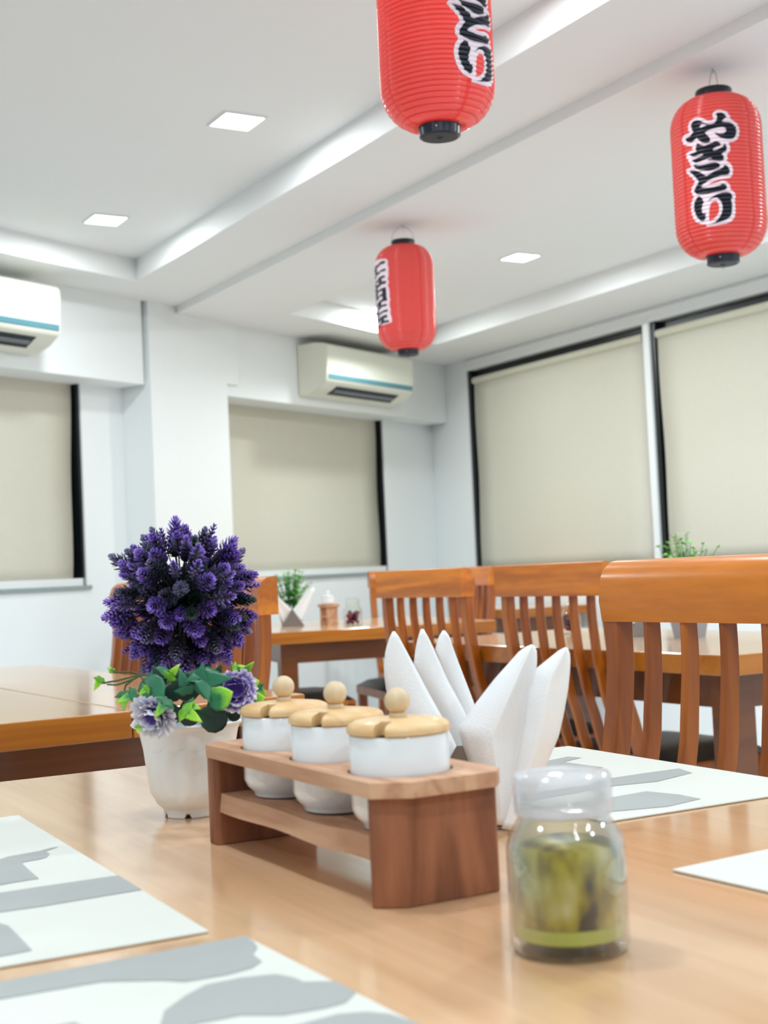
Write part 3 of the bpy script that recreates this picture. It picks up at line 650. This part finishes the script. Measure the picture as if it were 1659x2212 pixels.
def leg_board(y0, y1, near):
    ch = .019 if near else .004
    poly = [(-.049+ch, y0), (.046, y0), (.05, y0+.004), (.05, y1), (-.049, y1), (-.049, y0+ch*.75)]
    return prism(poly, 0, CT-.011, .0012)
obj('end_board', leg_board(-.160, -.142, True), 'caddy_shaded', cad)
obj('end_board', leg_board(.142, .160, False), 'caddy_shaded', cad)
bm = bmesh.new()                                       # lower shelf with a worn front edge
vs = []
for i in range(13):
    y = -.142+.284*i/12; e = -.046+.0008*math.sin(i*1.1)+(.004 if i < 3 else 0); zt = .046+.0004*math.sin(i*.9); zb = .030-.0007*math.sin(i*.7)
    vs.append([(e, y, zb), (.044, y, .03), (.044, y, .045), (e+.002, y, zt)])
obj('shelf', loft(vs), 'caddy_wood', cad)
JR = .0372
def sauce_jar(label, y):
    t = thing('sauce_jar', label, 'jar', (0, 0, 0), 0, 'white lidded sauce jars')
    p = Matrix.Rotation(math.radians(-1.0), 2) @ Vector((0, y)); t.location = (.519+p.x, .99+p.y, TT+.0472)
    h = .068
    obj('body', lathe([(.0285, 0), (.0290, .0015), (.0300, .004), (.0345, .008), (JR, .014), (JR, h-.001), (JR-.0006, h), (JR-.003, h), (JR-.0035, h-.004), (JR-.0035, .015), (.03, .008)], 48), 'ceramic', t, True, 50)
    # wooden lid with a spoon notch
    n = 64; rings = []; prof = [(.0366, h+.0004), (.0385, h+.0012), (.0388, h+.004), (.0372, h+.0072), (.033, h+.0092), (.020, h+.0108), (.008, h+.0112)]
    bm = lathe(prof, n)
    lo = obj('lid', bm, 'lid_wood', t, True, 50)
    cut = box(-.0045, .0045, -.06, -.0225, h-.01, h+.03); rot = Matrix.Rotation(math.radians(-52), 4, 'Z'); cut.transform(rot)
    me = bpy.data.meshes.new('cut'); bmesh.ops.recalc_face_normals(cut, faces=cut.faces); cut.to_mesh(me); cut.free(); co = bpy.data.objects.new('cut', me); COL.objects.link(co)
    co.matrix_world = Matrix.Identity(4); keep = lo.parent; lo.parent = None
    md = lo.modifiers.new('notch', 'BOOLEAN'); md.operation = 'DIFFERENCE'; md.object = co; md.solver = 'EXACT'
    dg = bpy.context.evaluated_depsgraph_get(); dg.update(); ev = lo.evaluated_get(dg); nm = bpy.data.meshes.new_from_object(ev); lo.modifiers.clear(); lo.data = nm; lo.parent = keep
    if not nm.materials: nm.materials.append(MATS['lid_wood'])
    bpy.data.objects.remove(co)
    zk = h+.0105
    kp = [(.0062, zk), (.0066, zk+.002), (.0060, zk+.0042)]
    for i in range(1, 12):
        a = -math.pi/2+math.pi*(i+.8)/12.8; kp.append((max(.0004, .0096*math.cos(a)), zk+.0128+.0096*math.sin(a)))
    k = obj('knob', lathe(kp, 28), 'knob_wood', lo, True, 60)
    k['label'] = 'pale round wooden knob'
    return t
sauce_jar('white jar nearest the napkins, wooden lid with spoon notch', JY[0])
sauce_jar('middle white jar of the wooden caddy, wooden lid', JY[1])
sauce_jar('white jar nearest the potted plant, wooden lid', JY[2])

# ------------------------------------------------------------------ napkins in their steel holder
def triangle_plate(t, y, half, hgt, th, material='steel', slot=.3):
    v = []; f = []
    for yy in (y-th/2, y+th/2): v += [(-half, yy, .002), (half, yy, .002), (half*.06, yy, hgt), (-half*.06, yy, hgt)]
    f = [(0, 1, 2, 3), (7, 6, 5, 4), (0, 4, 5, 1), (1, 5, 6, 2), (2, 6, 7, 3), (3, 7, 4, 0)]
    return pyobj('side_plate', v, f, material, t)
def napkin_holder(label, x, y, z, deg, sc=1):
    t = thing('napkin_holder', label, 'napkin holder', (x, y, z), math.radians(deg), 'steel napkin holders'); t.scale = (sc,)*3
    obj('base_plate', box(-.05, .05, -.022, .022, 0, .002, .0005, 1), 'steel', t)
    triangle_plate(t, -.016, .048, .075, .0015); triangle_plate(t, .016, .048, .075, .0015)
    return t
_h = at(1012, 1700, 1.235)
napkin_holder('triangular steel napkin holder behind the wooden caddy', .682, 1.056, TT, -30)
def ribbon(name, label, left, right, dep, bulge, tilt=0, n=8, m=28, fold=0):
    # a folded paper napkin: a curved sheet between two borders, standing at depth dep
    def samp(b, u):
        L = [0]
        for p, q_ in zip(b, b[1:]): L.append(L[-1]+math.hypot(q_[0]-p[0], q_[1]-p[1]))
        s = u*L[-1]
        for i in range(len(b)-1):
            if s <= L[i+1] or i == len(b)-2:
                k = (s-L[i])/max(1e-6, L[i+1]-L[i]); return b[i][0]+(b[i+1][0]-b[i][0])*k, b[i][1]+(b[i+1][1]-b[i][1])*k
    v = []; f = []
    for j in range(m+1):
        u = j/m; a = samp(left, u); b = samp(right, u)
        for i in range(n+1):
            s = i/n; px, py = a[0]+(b[0]-a[0])*s, a[1]+(b[1]-a[1])*s
            d = dep + tilt*u - bulge*math.sin(math.pi*s)*math.sin(math.pi*min(1, .15+u*.8)) + fold*abs(s-.45)
            v.append(at(px, py, d))
    for j in range(m):
        for i in range(n): k = j*(n+1)+i; f.append((k, k+1, k+n+2, k+n+1))
    o = pyobj(name, v, f, 'napkin', None, True); md = o.modifiers.new('ply', 'SOLIDIFY'); md.thickness = .0012; md.offset = 0
    tag(o, label, 'napkin', 'white paper napkins in the near holder'); return o
ribbon('paper_napkin', 'frontmost white paper napkin point, left of the V', [(1002, 1765), (960, 1690), (905, 1610), (858, 1548), (836, 1500), (829, 1450), (833, 1405), (841, 1380), (849, 1364)], [(1040, 1770), (1020, 1700), (985, 1610), (954, 1548), (925, 1496), (893, 1435), (872, 1396), (860, 1374), (852, 1364)], 1.25, .008, 0)
ribbon('paper_napkin', 'middle white napkin point of the left three', [(1010, 1765), (1000, 1680), (955, 1560), (915, 1480), (894, 1435), (899, 1395), (905, 1372), (910, 1359)], [(1045, 1770), (1040, 1680), (1020, 1580), (1003, 1537), (965, 1467), (938, 1404), (924, 1376), (914, 1359)], 1.265, .008, 0)
ribbon('paper_napkin', 'right-hand white napkin point of the left three', [(1025, 1765), (1015, 1650), (985, 1530), (955, 1440), (940, 1401), (946, 1382), (952, 1368), (957, 1362)], [(1055, 1770), (1052, 1680), (1040, 1580), (1024, 1521), (988, 1427), (975, 1390), (968, 1370), (960, 1362)], 1.28, .008, 0)
ribbon('paper_napkin', 'broad white napkin point rising right of the V notch', [(1050, 1775), (1028, 1690), (1002, 1615), (990, 1575), (1024, 1525), (1069, 1467), (1098, 1435), (1121, 1409), (1136, 1398), (1149, 1393)], [(1120, 1790), (1128, 1700), (1137, 1610), (1147, 1550), (1153, 1500), (1156, 1460), (1159, 1430), (1159, 1409), (1156, 1398), (1152, 1393)], 1.215, .010, 0, fold=.03)
ribbon('paper_napkin', 'white napkin point farthest right, above the glass jar', [(1085, 1790), (1105, 1720), (1120, 1640), (1132, 1560), (1140, 1500), (1156, 1447), (1185, 1424), (1205, 1408), (1215, 1401), (1222, 1399)], [(1125, 1795), (1160, 1700), (1185, 1640), (1206, 1590), (1217, 1540), (1226, 1490), (1230, 1450), (1231, 1420), (1229, 1407), (1225, 1399)], 1.19, .010, 0, fold=.025)

# ------------------------------------------------------------------ potted purple plant
PC = Vector((.520, 1.304, TT))
pl = thing('potted_plant', 'white potted plant with a purple flower ball on the near table', 'plant', PC)
n = 96; rings = []
prof = [(.0265, .0), (.0275, .001), (.0280, .007), (.0300, .0095), (.0345, .014), (.0375, .020), (.0385, .024), (.0395, .028), (.0455, .070), (.0462, .0735), (.0478, .076), (.0495, .084), (.0515, .0885), (.0565, .0905), (.0578, .0925), (.0565, .094), (.0530, .0938), (.0495, .088), (.0455, .074), (.042, .06), (.03, .055)]
for k, (r, z) in enumerate(prof):
    ring = []
    for i in range(n):
        a = 2*math.pi*i/n; rr = r
        if .024 <= z <= .0735 and k < 12: rr += .0019*abs(math.sin(a*7)) * min(1, (.0735-z)/.01+.15)
        if k == 9: z2 = z-.0055*abs(math.cos(a*7))
        else: z2 = z
        if k < 3 and abs(math.sin(a*3)) < .22 and k in (0, 1): z2 = z+.0045
        ring.append((rr*math.cos(a), rr*math.sin(a), z2))
    rings.append(ring)
pot = obj('pot', loft(rings), 'pot_white', pl, True, 35); pot['label'] = 'white fluted plastic pot with a flared rim'
obj('soil', lathe([(.046, .070), (.046, .074), (.02, .078), (.001, .079)], 32), 'soil', pl, True)
obj('trunk', tube([(0, 0, .07), (.001, 0, .12), (0, .001, .17), (0, 0, .215)], .005, 8), 'stem_dark', pl, True)
def sprig_mesh(name, ln, rad, whorls, leaves, material, seed, spread=1.0):
    R_ = random.Random(seed); v = []; f = []; tip = []
    def leaf(base, out, ax, L, wd, t0):
        side = out.cross(ax).normalized()*wd; b0 = len(v)
        for k, (u, w_, up) in enumerate(((0, .45, 0), (.35, .9, .02), (.7, 1.0, .14), (.92, .7, .32), (1.0, .15, .42))):
            c = base + out*(L*u) + ax*(L*up)
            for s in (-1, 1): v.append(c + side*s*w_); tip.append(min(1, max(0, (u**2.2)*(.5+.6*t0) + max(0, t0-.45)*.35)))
        for k in range(4): a = b0+2*k; f.append((a, a+1, a+3, a+2))
    A = Vector((0, 0, 1))
    # stem
    b0 = len(v)
    for z, r in ((-.045, .0009), (ln, .0006)):
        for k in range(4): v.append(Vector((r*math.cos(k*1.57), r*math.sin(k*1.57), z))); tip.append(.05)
    for k in range(4): f.append((b0+k, b0+(k+1) % 4, b0+4+(k+1) % 4, b0+4+k))
    for w_ in range(whorls):
        t0 = w_/(whorls-1); z = ln*(.05+.95*t0); rr = rad*min(1, .72+1.1*t0)*(1-.58*max(0, t0-.25)**1.5/.65)
        for k in range(leaves):
            a = 2*math.pi*(k+.5*(w_ % 2))/leaves + R_.uniform(-.12, .12)
            el = .05+.95*t0**1.8*spread + R_.uniform(-.1, .1)
            out = Vector((math.cos(a)*math.cos(el), math.sin(a)*math.cos(el), math.sin(el)))
            leaf(Vector((0, 0, z)), out, A, rr*R_.uniform(.88, 1.1), .0021*(1-.3*t0)*rad/.011, t0)
    me = bpy.data.meshes.new(name); me.from_pydata(v, [], f); me.update()
    at_ = me.attributes.new('tip', 'FLOAT', 'POINT'); at_.data.foreach_set('value', tip); me.materials.append(MATS[material]); return me
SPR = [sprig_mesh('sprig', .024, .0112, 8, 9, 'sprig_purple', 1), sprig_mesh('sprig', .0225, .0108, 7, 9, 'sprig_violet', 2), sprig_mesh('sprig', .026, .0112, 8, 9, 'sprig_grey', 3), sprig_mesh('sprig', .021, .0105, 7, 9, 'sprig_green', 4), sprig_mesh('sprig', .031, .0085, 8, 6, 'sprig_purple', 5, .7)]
BALL = Vector((-.002, -.003, .2125)); RB = random.Random(11)
def put_sprig(mesh, d, r0, sc):
    o = bpy.data.objects.new('flower_sprig', mesh); COL.objects.link(o); o.parent = pl
    o.location = BALL + d*r0; o.rotation_mode = 'QUATERNION'; o.rotation_quaternion = Vector((0, 0, 1)).rotation_difference(d); o.scale = (sc,)*3
NS = 185
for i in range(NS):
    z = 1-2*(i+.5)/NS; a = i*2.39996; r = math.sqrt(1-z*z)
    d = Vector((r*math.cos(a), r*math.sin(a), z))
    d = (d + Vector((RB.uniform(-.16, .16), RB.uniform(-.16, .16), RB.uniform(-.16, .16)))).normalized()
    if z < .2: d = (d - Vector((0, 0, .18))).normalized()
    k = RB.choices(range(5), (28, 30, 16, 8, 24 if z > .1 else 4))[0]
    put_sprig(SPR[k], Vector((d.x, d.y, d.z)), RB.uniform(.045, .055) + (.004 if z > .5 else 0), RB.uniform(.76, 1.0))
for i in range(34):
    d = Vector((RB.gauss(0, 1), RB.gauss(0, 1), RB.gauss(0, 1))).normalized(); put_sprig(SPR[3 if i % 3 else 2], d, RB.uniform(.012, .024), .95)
# ivy, round leaves and two carnations at the pot mouth (points measured in the photo, given real depth)
def leaf_obj(name, outline, centre, length, direction, facing, material, curl=.15, parent=pl):
    # outline in unit leaf space: (along, across); built as concentric rings with an edge attribute
    K = 5; n = len(outline); cx = sum(p[0] for p in outline)/n*.9+.05; v = [Vector((cx, 0, 0))]; e = [1.0]
    for k in range(1, K+1):
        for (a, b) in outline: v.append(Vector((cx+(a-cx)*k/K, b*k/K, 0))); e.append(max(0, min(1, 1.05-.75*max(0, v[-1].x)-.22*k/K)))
    f = [(0, 1+i, 1+(i+1) % n) for i in range(n)]
    for k in range(K-1):
        for i in range(n): a = 1+k*n+i; b = 1+k*n+(i+1) % n; f.append((a, a+n, b+n, b))
    X = direction.normalized(); Z = (facing - X*facing.dot(X)).normalized(); Y = Z.cross(X)
    out = []
    for p in v:
        zz = -curl*(p.x-.4)**2 - curl*.6*p.y*p.y + .05*math.sin(p.x*7)*abs(p.y)
        out.append(centre + (X*p.x + Y*p.y + Z*zz)*length - pl.location)
    me = bpy.data.meshes.new(name); me.from_pydata(out, [], f); me.update()
    for p in me.polygons: p.use_smooth = True
    a_ = me.attributes.new('edge', 'FLOAT', 'POINT'); a_.data.foreach_set('value', e)
    o = link(name, me, material, parent); md = o.modifiers.new('thick', 'SOLIDIFY'); md.thickness = .0006; return o
_iv = [(-.02, .10), (.0, .2), (.07, .27), (.16, .34), (.27, .46), (.29, .33), (.34, .23), (.45, .19), (.58, .17), (.72, .12), (.87, .06)]
IVY = [(.03, 0)]+_iv+[(1.0, 0)]+[(a, -b) for a, b in reversed(_iv)]
RND = [(0, 0), (.04, .18), (.18, .36), (.4, .44), (.65, .38), (.85, .2), (1, 0), (.85, -.2), (.65, -.38), (.4, -.44), (.18, -.36), (.04, -.18)]
def cp(x, y, d): return at(195+.2411*x, 1400+.2411*y, d)
def leafpx(name, shape, p0, p1, d0, d1, material, tilt=(0, 0), curl=.15):
    a, b = cp(*p0, d0), cp(*p1, d1); dr = b-a
    fc_ = -_fwd + RT*tilt[0] + UP*tilt[1]
    return leaf_obj(name, shape, a, dr.length, dr, fc_, material, curl)
D0 = 1.30
leafpx('ivy_leaf', IVY, (100, 260), (30, 385), D0, D0-.005, 'ivy_lime', (.3, .1))
leafpx('ivy_leaf', IVY, (300, 385), (300, 560), D0-.01, D0-.02, 'ivy', (-.2, .6))
leafpx('ivy_leaf', IVY, (690, 280), (805, 140), D0-.02, D0-.02, 'ivy_lime', (.2, .3))
leafpx('ivy_leaf', IVY, (930, 300), (1270, 262), D0-.035, D0-.045, 'ivy_deep', (.1, .25))
leafpx('ivy_leaf', IVY, (985, 180), (1065, 480), D0-.030, D0-.05, 'ivy_deep', (.1, .2), .2)
leafpx('round_leaf', RND, (1060, 500), (1275, 390), D0-.045, D0-.05, 'ivy', (.1, .35))
leafpx('round_leaf', RND, (1370, 520), (1560, 430), D0-.015, D0-.02, 'ivy', (0, .3))
leafpx('ivy_leaf', IVY, (1350, 250), (1468, 120), D0+.02, D0+.02, 'ivy', (.5, .2))
leafpx('round_leaf', RND, (1400, 340), (1515, 290), D0+.0, D0+.0, 'ivy_lime', (.1, .2))
leafpx('ivy_leaf', IVY, (1490, 330), (1580, 435), D0+.01, D0+.01, 'ivy', (.2, .2))
leafpx('ivy_leaf', IVY, (1270, 180), (1410, 165), D0+.02, D0+.02, 'ivy_lime', (.1, .7))
leafpx('ivy_leaf', IVY, (860, 500), (990, 545), D0-.04, D0-.05, 'ivy', (.2, .3))
leafpx('ivy_leaf', IVY, (815, 540), (1005, 665), D0-.045, D0-.055, 'ivy_lime', (-.1, .4))
leafpx('ivy_leaf', IVY, (700, 450), (575, 630), D0-.05, D0-.06, 'ivy', (.1, .3))
leafpx('round_leaf', RND, (480, 270), (640, 480), D0-.03, D0-.045, 'ivy_deep', (-.2, .3))
leafpx('round_leaf', RND, (520, 260), (760, 250), D0-.005, D0-.005, 'ivy_deep', (0, .6))
leafpx('ivy_leaf', IVY, (420, 400), (225, 490), D0-.03, D0-.03, 'ivy', (0, .8))
leafpx('ivy_leaf', IVY, (520, 350), (430, 420), D0-.05, D0-.05, 'ivy_lime', (.2, .3))
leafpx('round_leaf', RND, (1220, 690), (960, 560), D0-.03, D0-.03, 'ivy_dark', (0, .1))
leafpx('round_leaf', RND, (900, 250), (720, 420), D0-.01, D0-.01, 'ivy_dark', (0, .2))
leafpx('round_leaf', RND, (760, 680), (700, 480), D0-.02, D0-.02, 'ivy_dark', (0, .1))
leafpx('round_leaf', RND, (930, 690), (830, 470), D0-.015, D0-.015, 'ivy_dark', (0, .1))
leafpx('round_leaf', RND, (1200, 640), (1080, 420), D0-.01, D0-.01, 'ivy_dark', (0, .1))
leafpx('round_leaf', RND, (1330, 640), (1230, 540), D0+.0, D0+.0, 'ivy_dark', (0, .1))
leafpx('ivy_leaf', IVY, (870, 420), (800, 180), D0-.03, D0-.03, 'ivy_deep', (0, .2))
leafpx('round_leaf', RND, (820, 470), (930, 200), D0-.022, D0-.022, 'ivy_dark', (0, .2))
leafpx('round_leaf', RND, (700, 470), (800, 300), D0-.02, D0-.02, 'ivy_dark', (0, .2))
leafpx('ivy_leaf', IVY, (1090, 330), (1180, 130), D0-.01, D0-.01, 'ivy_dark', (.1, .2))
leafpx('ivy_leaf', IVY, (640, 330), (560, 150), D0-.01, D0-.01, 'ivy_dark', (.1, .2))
leafpx('ivy_leaf', IVY, (210, 215), (150, 160), D0, D0, 'ivy_lime', (.4, .6))
leafpx('ivy_leaf', IVY, (425, 690), (432, 770), D0-.055, D0-.06, 'ivy_lime', (.6, .1))
def vine(pts, d): obj('vine', tube([cp(x, y, d)-pl.location for x, y in pts], .0009, 5), 'stem', pl, True)
vine([(105, 315), (250, 290), (380, 255), (450, 240), (560, 240), (700, 280)], D0-.002)
vine([(150, 325), (240, 330), (340, 295), (440, 250)], D0-.004)
vine([(305, 380), (320, 330), (380, 285), (440, 250)], D0-.008)
vine([(160, 180), (220, 212), (300, 215), (370, 210), (440, 240)], D0)
vine([(440, 245), (490, 300), (450, 380), (415, 480)], D0-.03)
vine([(470, 290), (560, 430), (620, 500)], D0-.04)
def carnation(cx, cy, d, rad, axis, material, seed):
    R_ = random.Random(seed); c = cp(cx, cy, d)-pl.location
    fl = bpy.data.objects.new('carnation', None); COL.objects.link(fl); fl.parent = pl; fl.location = c; fl.empty_display_size = .01
    Z = axis.normalized(); X = Z.cross(Vector((0, 0, 1))).normalized(); Y = Z.cross(X)
    for k in range(22):
        lay = k//8; a = k*2*math.pi/8+lay*.4; L = rad*(1-.2*lay)*R_.uniform(.9, 1.1); el = .25+.38*lay
        u = X*math.cos(a)+Y*math.sin(a); s = X*-math.sin(a)+Y*math.cos(a)
        v = []; e = []; f = []
        for i in range(7):
            t_ = i/6
            for j in range(9):
                b = (j/8*2-1); wdt = rad*.46*(.12+.88*t_)
                r = L*t_*(1+.07*math.sin(j*2.4+k)*(t_ > .9)) ; ruff = .10*rad*t_*math.sin(j*2.1+k*1.7)
                v.append(u*(r*math.cos(el*t_)*math.cos(b*.5)) + s*(b*wdt) + Z*(r*math.sin(el*t_)+ruff+.1*rad*lay)); e.append(min(1, t_**1.5+.12*abs(math.sin(j*2.2))*t_))
        for i in range(6):
            for j in range(8): q_ = i*9+j; f.append((q_, q_+1, q_+10, q_+9))
        me = bpy.data.meshes.new('petal'); me.from_pydata(v, [], f); me.update()
        for p in me.polygons: p.use_smooth = True
        a_ = me.attributes.new('edge', 'FLOAT', 'POINT'); a_.data.foreach_set('value', e)
        link('petal', me, material, fl)
    return fl
carnation(580, 590, D0-.038, .0225, -_fwd*.9 - UP*.3 - RT*.2, 'petal_pale', 3)
carnation(1290, 375, D0-.022, .0205, -_fwd + UP*.1 + RT*.25, 'petal', 5)

# ------------------------------------------------------------------ glass jar of pickled condiment, close to the camera
gj = thing('condiment_jar', 'blurred glass jar of olive oil condiment in the foreground', 'jar', (.513, .680, TT))
GR = .0362
obj('glass_body', lathe([(.030, .0), (.034, .001), (GR, .005), (GR, .062), (.0345, .070), (.029, .078), (.0265, .083), (.0265, .094), (.0245, .094), (.0245, .083), (.027, .077), (.0325, .068), (.0340, .060), (.0340, .010), (.030, .008), (.0005, .008)], 48), 'glass', gj, True, 60)
obj('oil_layer', lathe([(.0005, .0085), (.0300, .0085), (.0336, .0105), (.0336, .0185), (.0005, .0185)], 40), 'oil', gj, True, 50)
obj('contents', lathe([(.0005, .0188), (.0334, .0188), (.0334, .058), (.031, .064), (.018, .067), (.0005, .066)], 40), 'pickle', gj, True, 50)
bm = lathe([(.0272, .082), (.0296, .083), (.0300, .088), (.0300, .104), (.029, .1065), (.020, .108), (.0005, .1083)], 60)
for v_ in bm.verts:
    if .087 < v_.co.z < .105:
        a = math.atan2(v_.co.y, v_.co.x); k = 1+.018*math.sin(a*30); v_.co.x *= k; v_.co.y *= k
obj('lid', bm, 'lid_clear', gj, True, 60)['label'] = 'clear ribbed plastic lid'

# ------------------------------------------------------------------ small things on the tables behind
def leafy(label, x, y, z, potdim, hgt, spread, nst, seed, square=True, lmat='leaf_small'):
    R_ = random.Random(seed); t = thing('leafy_plant', label, 'plant', (x, y, z), 0, 'small green table plants'); pw, ph = potdim
    if square: obj('pot', loft([[(a*k, b*k, zz) for a, b in ((-1, -1), (1, -1), (1, 1), (-1, 1))] for k, zz in ((pw*.75, 0), (pw, ph), (pw*.9, ph), (pw*.85, ph-.01))]), 'pot_grey', t)
    else: obj('pot', lathe([(pw*.75, 0), (pw, ph), (pw*.92, ph), (pw*.85, ph-.008)], 24), 'pot_white', t, True)
    for s in range(nst):
        a = R_.uniform(0, 6.28); lean = R_.uniform(.1, 1)*spread; h = hgt*R_.uniform(.6, 1)*(1-.35*(lean/spread)**2)
        p0 = Vector((math.cos(a)*pw*.3, math.sin(a)*pw*.3, ph-.01)); p2 = Vector((math.cos(a)*lean, math.sin(a)*lean, ph+h))
        pts = [p0.lerp(p2, u)+Vector((0, 0, .25*h*math.sin(math.pi*u)*.5)) for u in [i/5 for i in range(6)]]
        bm = tube(pts, .0010, 4); me = bpy.data.meshes.new('leaf_sprig'); ed = {}
        lay = bm.verts.layers.float.new('edge')
        for v_ in bm.verts: v_[lay] = .05
        for i in range(1, 6):
            for sd in range(2 if i < 5 else 3):
                b = a + 1.57*(1 if sd == 0 else -1)*(.9 if sd < 2 else 0) + R_.uniform(-.5, .5); o = Vector((math.cos(b), math.sin(b), R_.uniform(.15, .8))).normalized()
                L = R_.uniform(.018, .028)*(1.1-.08*i); sv = o.cross(Vector((R_.uniform(-.3, .3), R_.uniform(-.3, .3), 1))).normalized(); c = pts[i] if i < 6 else pts[5]
                vs = []
                sh = R_.uniform(-.35, .35)
                for u, w_ in ((0, 0), (.25, .3), (.6, .36), (.85, .22), (1, 0), (.85, -.22), (.6, -.36), (.25, -.3)):
                    vv = bm.verts.new(c + o*(L*u) + sv*(L*w_) + Vector((0, 0, L*.25*(abs(w_)-u*u*.5)))); vv[lay] = min(1, max(0, .35+.13*i*.8+sh+.2*u)); vs.append(vv)
                bm.faces.new(vs)
        bm.to_mesh(me); bm.free(); link('leaf_sprig', me, lmat, t)
    return t
leafy('small green plant in a grey pot behind the right edge chair', 2.767, 3.02, TT, (.042, .078), .235, .125, 44, 3)
leafy('blurred small green plant on the far table beside napkins', 2.875, 5.86, TT, (.045, .07), .20, .11, 56, 4)
leafy('green plant on the left table mostly beyond the left edge', .885, 3.76, TT, (.04, .06), .12, .085, 22, 5)
napkin_holder('steel napkin holder on the far table with a white napkin V', 2.785, 5.66, TT, -28, 1.05)
def flat_napkin(label, x, y, z, deg, sgn, sc, grp):
    v = []; f = []; n_ = 8
    for j in range(n_+1):
        u = j/n_
        for i in range(5):
            s = i/4-.5; wd_ = .07*(1-u*.9)*sc+.004
            v.append((sgn*(.005+.085*u*sc)+s*wd_*.8, .012*math.sin(i*1.2)*(1-u)+sgn*.004, .028+.125*u*sc-abs(s)*0+s*-sgn*wd_*.35))
    for j in range(n_):
        for i in range(4): k = j*5+i; f.append((k, k+1, k+6, k+5))
    o = pyobj('paper_napkin', v, f, 'napkin', None, True); o.location = (x, y, z); o.rotation_euler = (0, 0, math.radians(deg)); md = o.modifiers.new('ply', 'SOLIDIFY'); md.thickness = .004
    tag(o, label, 'napkin', grp); return o
flat_napkin('left-leaning white napkin in the far holder', 2.785, 5.66, TT, -28, -1, 1.15, 'white paper napkins in the far holder')
flat_napkin('right-leaning white napkin in the far holder', 2.785, 5.66, TT, -28, 1, 1.15, 'white paper napkins in the far holder')
napkin_holder('steel napkin holder glimpsed through the right edge chair', 2.765, 3.235, TT, -28, .9)
flat_napkin('white napkin glimpsed through the right edge chair slats', 2.765, 3.235, TT, -28, 1, .8, 'white napkin on the right table')
# wooden caddy with white jars on the far table
c2 = thing('condiment_caddy', 'wooden condiment caddy on the far table, seen end on', 'caddy', (2.905, 5.50, TT), math.radians(-12))
obj('top_board', box(-.03, .03, -.02, .13, .082, .096, .001), 'caddy_wood', c2)
obj('end_board', box(-.024, .024, -.01, .012, 0, .082, .001), 'caddy_wood', c2); obj('end_board', box(-.024, .024, .098, .12, 0, .082, .001), 'caddy_wood', c2)
obj('shelf', box(-.022, .022, .012, .098, .035, .045), 'caddy_wood', c2)
for k, lb in enumerate(('white lidded jar on the far caddy, beside the berry jar',)):
    p = Matrix.Rotation(math.radians(-12), 2) @ Vector((0, .055+.1*k)); j = thing('sauce_jar', lb, 'jar', (2.905+p.x, 5.50+p.y, TT+.0965), 0)
    obj('body', lathe([(.024, 0), (.029, .002), (.029, .028), (.028, .03)], 24), 'ceramic', j, True); obj('lid', lathe([(.03, .0302), (.03, .036), (.02, .04), (.006, .041), (.006, .048), (.009, .054), (.003, .06)], 24), 'ceramic', j, True)
def berry_jar(label, x, y, seed, sc):
    R_ = random.Random(seed); t = thing('berry_jar', label, 'jar', (x, y, TT), 0, 'glass jars of dark berries'); t.scale = (sc,)*3
    obj('glass_body', lathe([(.030, 0), (.036, .003), (.036, .058), (.028, .072), (.026, .085), (.0275, .086), (.0275, .100), (.024, .104), (.0005, .105)], 32), 'glass', t, True, 60)
    for k in range(22):
        bm = bmesh.new(); bmesh.ops.create_icosphere(bm, subdivisions=2, radius=R_.uniform(.0075, .0105)); a = R_.uniform(0, 6.28); r = R_.uniform(.006, .024)
        bm.transform(Matrix.Translation((r*math.cos(a), r*math.sin(a), .010+.0016*k+R_.uniform(0, .01)))); obj('berry', bm, 'berry' if R_.random() < .6 else 'berry_dark', t, True)
    return t
berry_jar('glass jar with dark red berries on the far table', 2.935, 5.36, 1, 1.15)
berry_jar('glass jar with red contents seen between the right chairs', 2.80, 3.62, 2, .95)
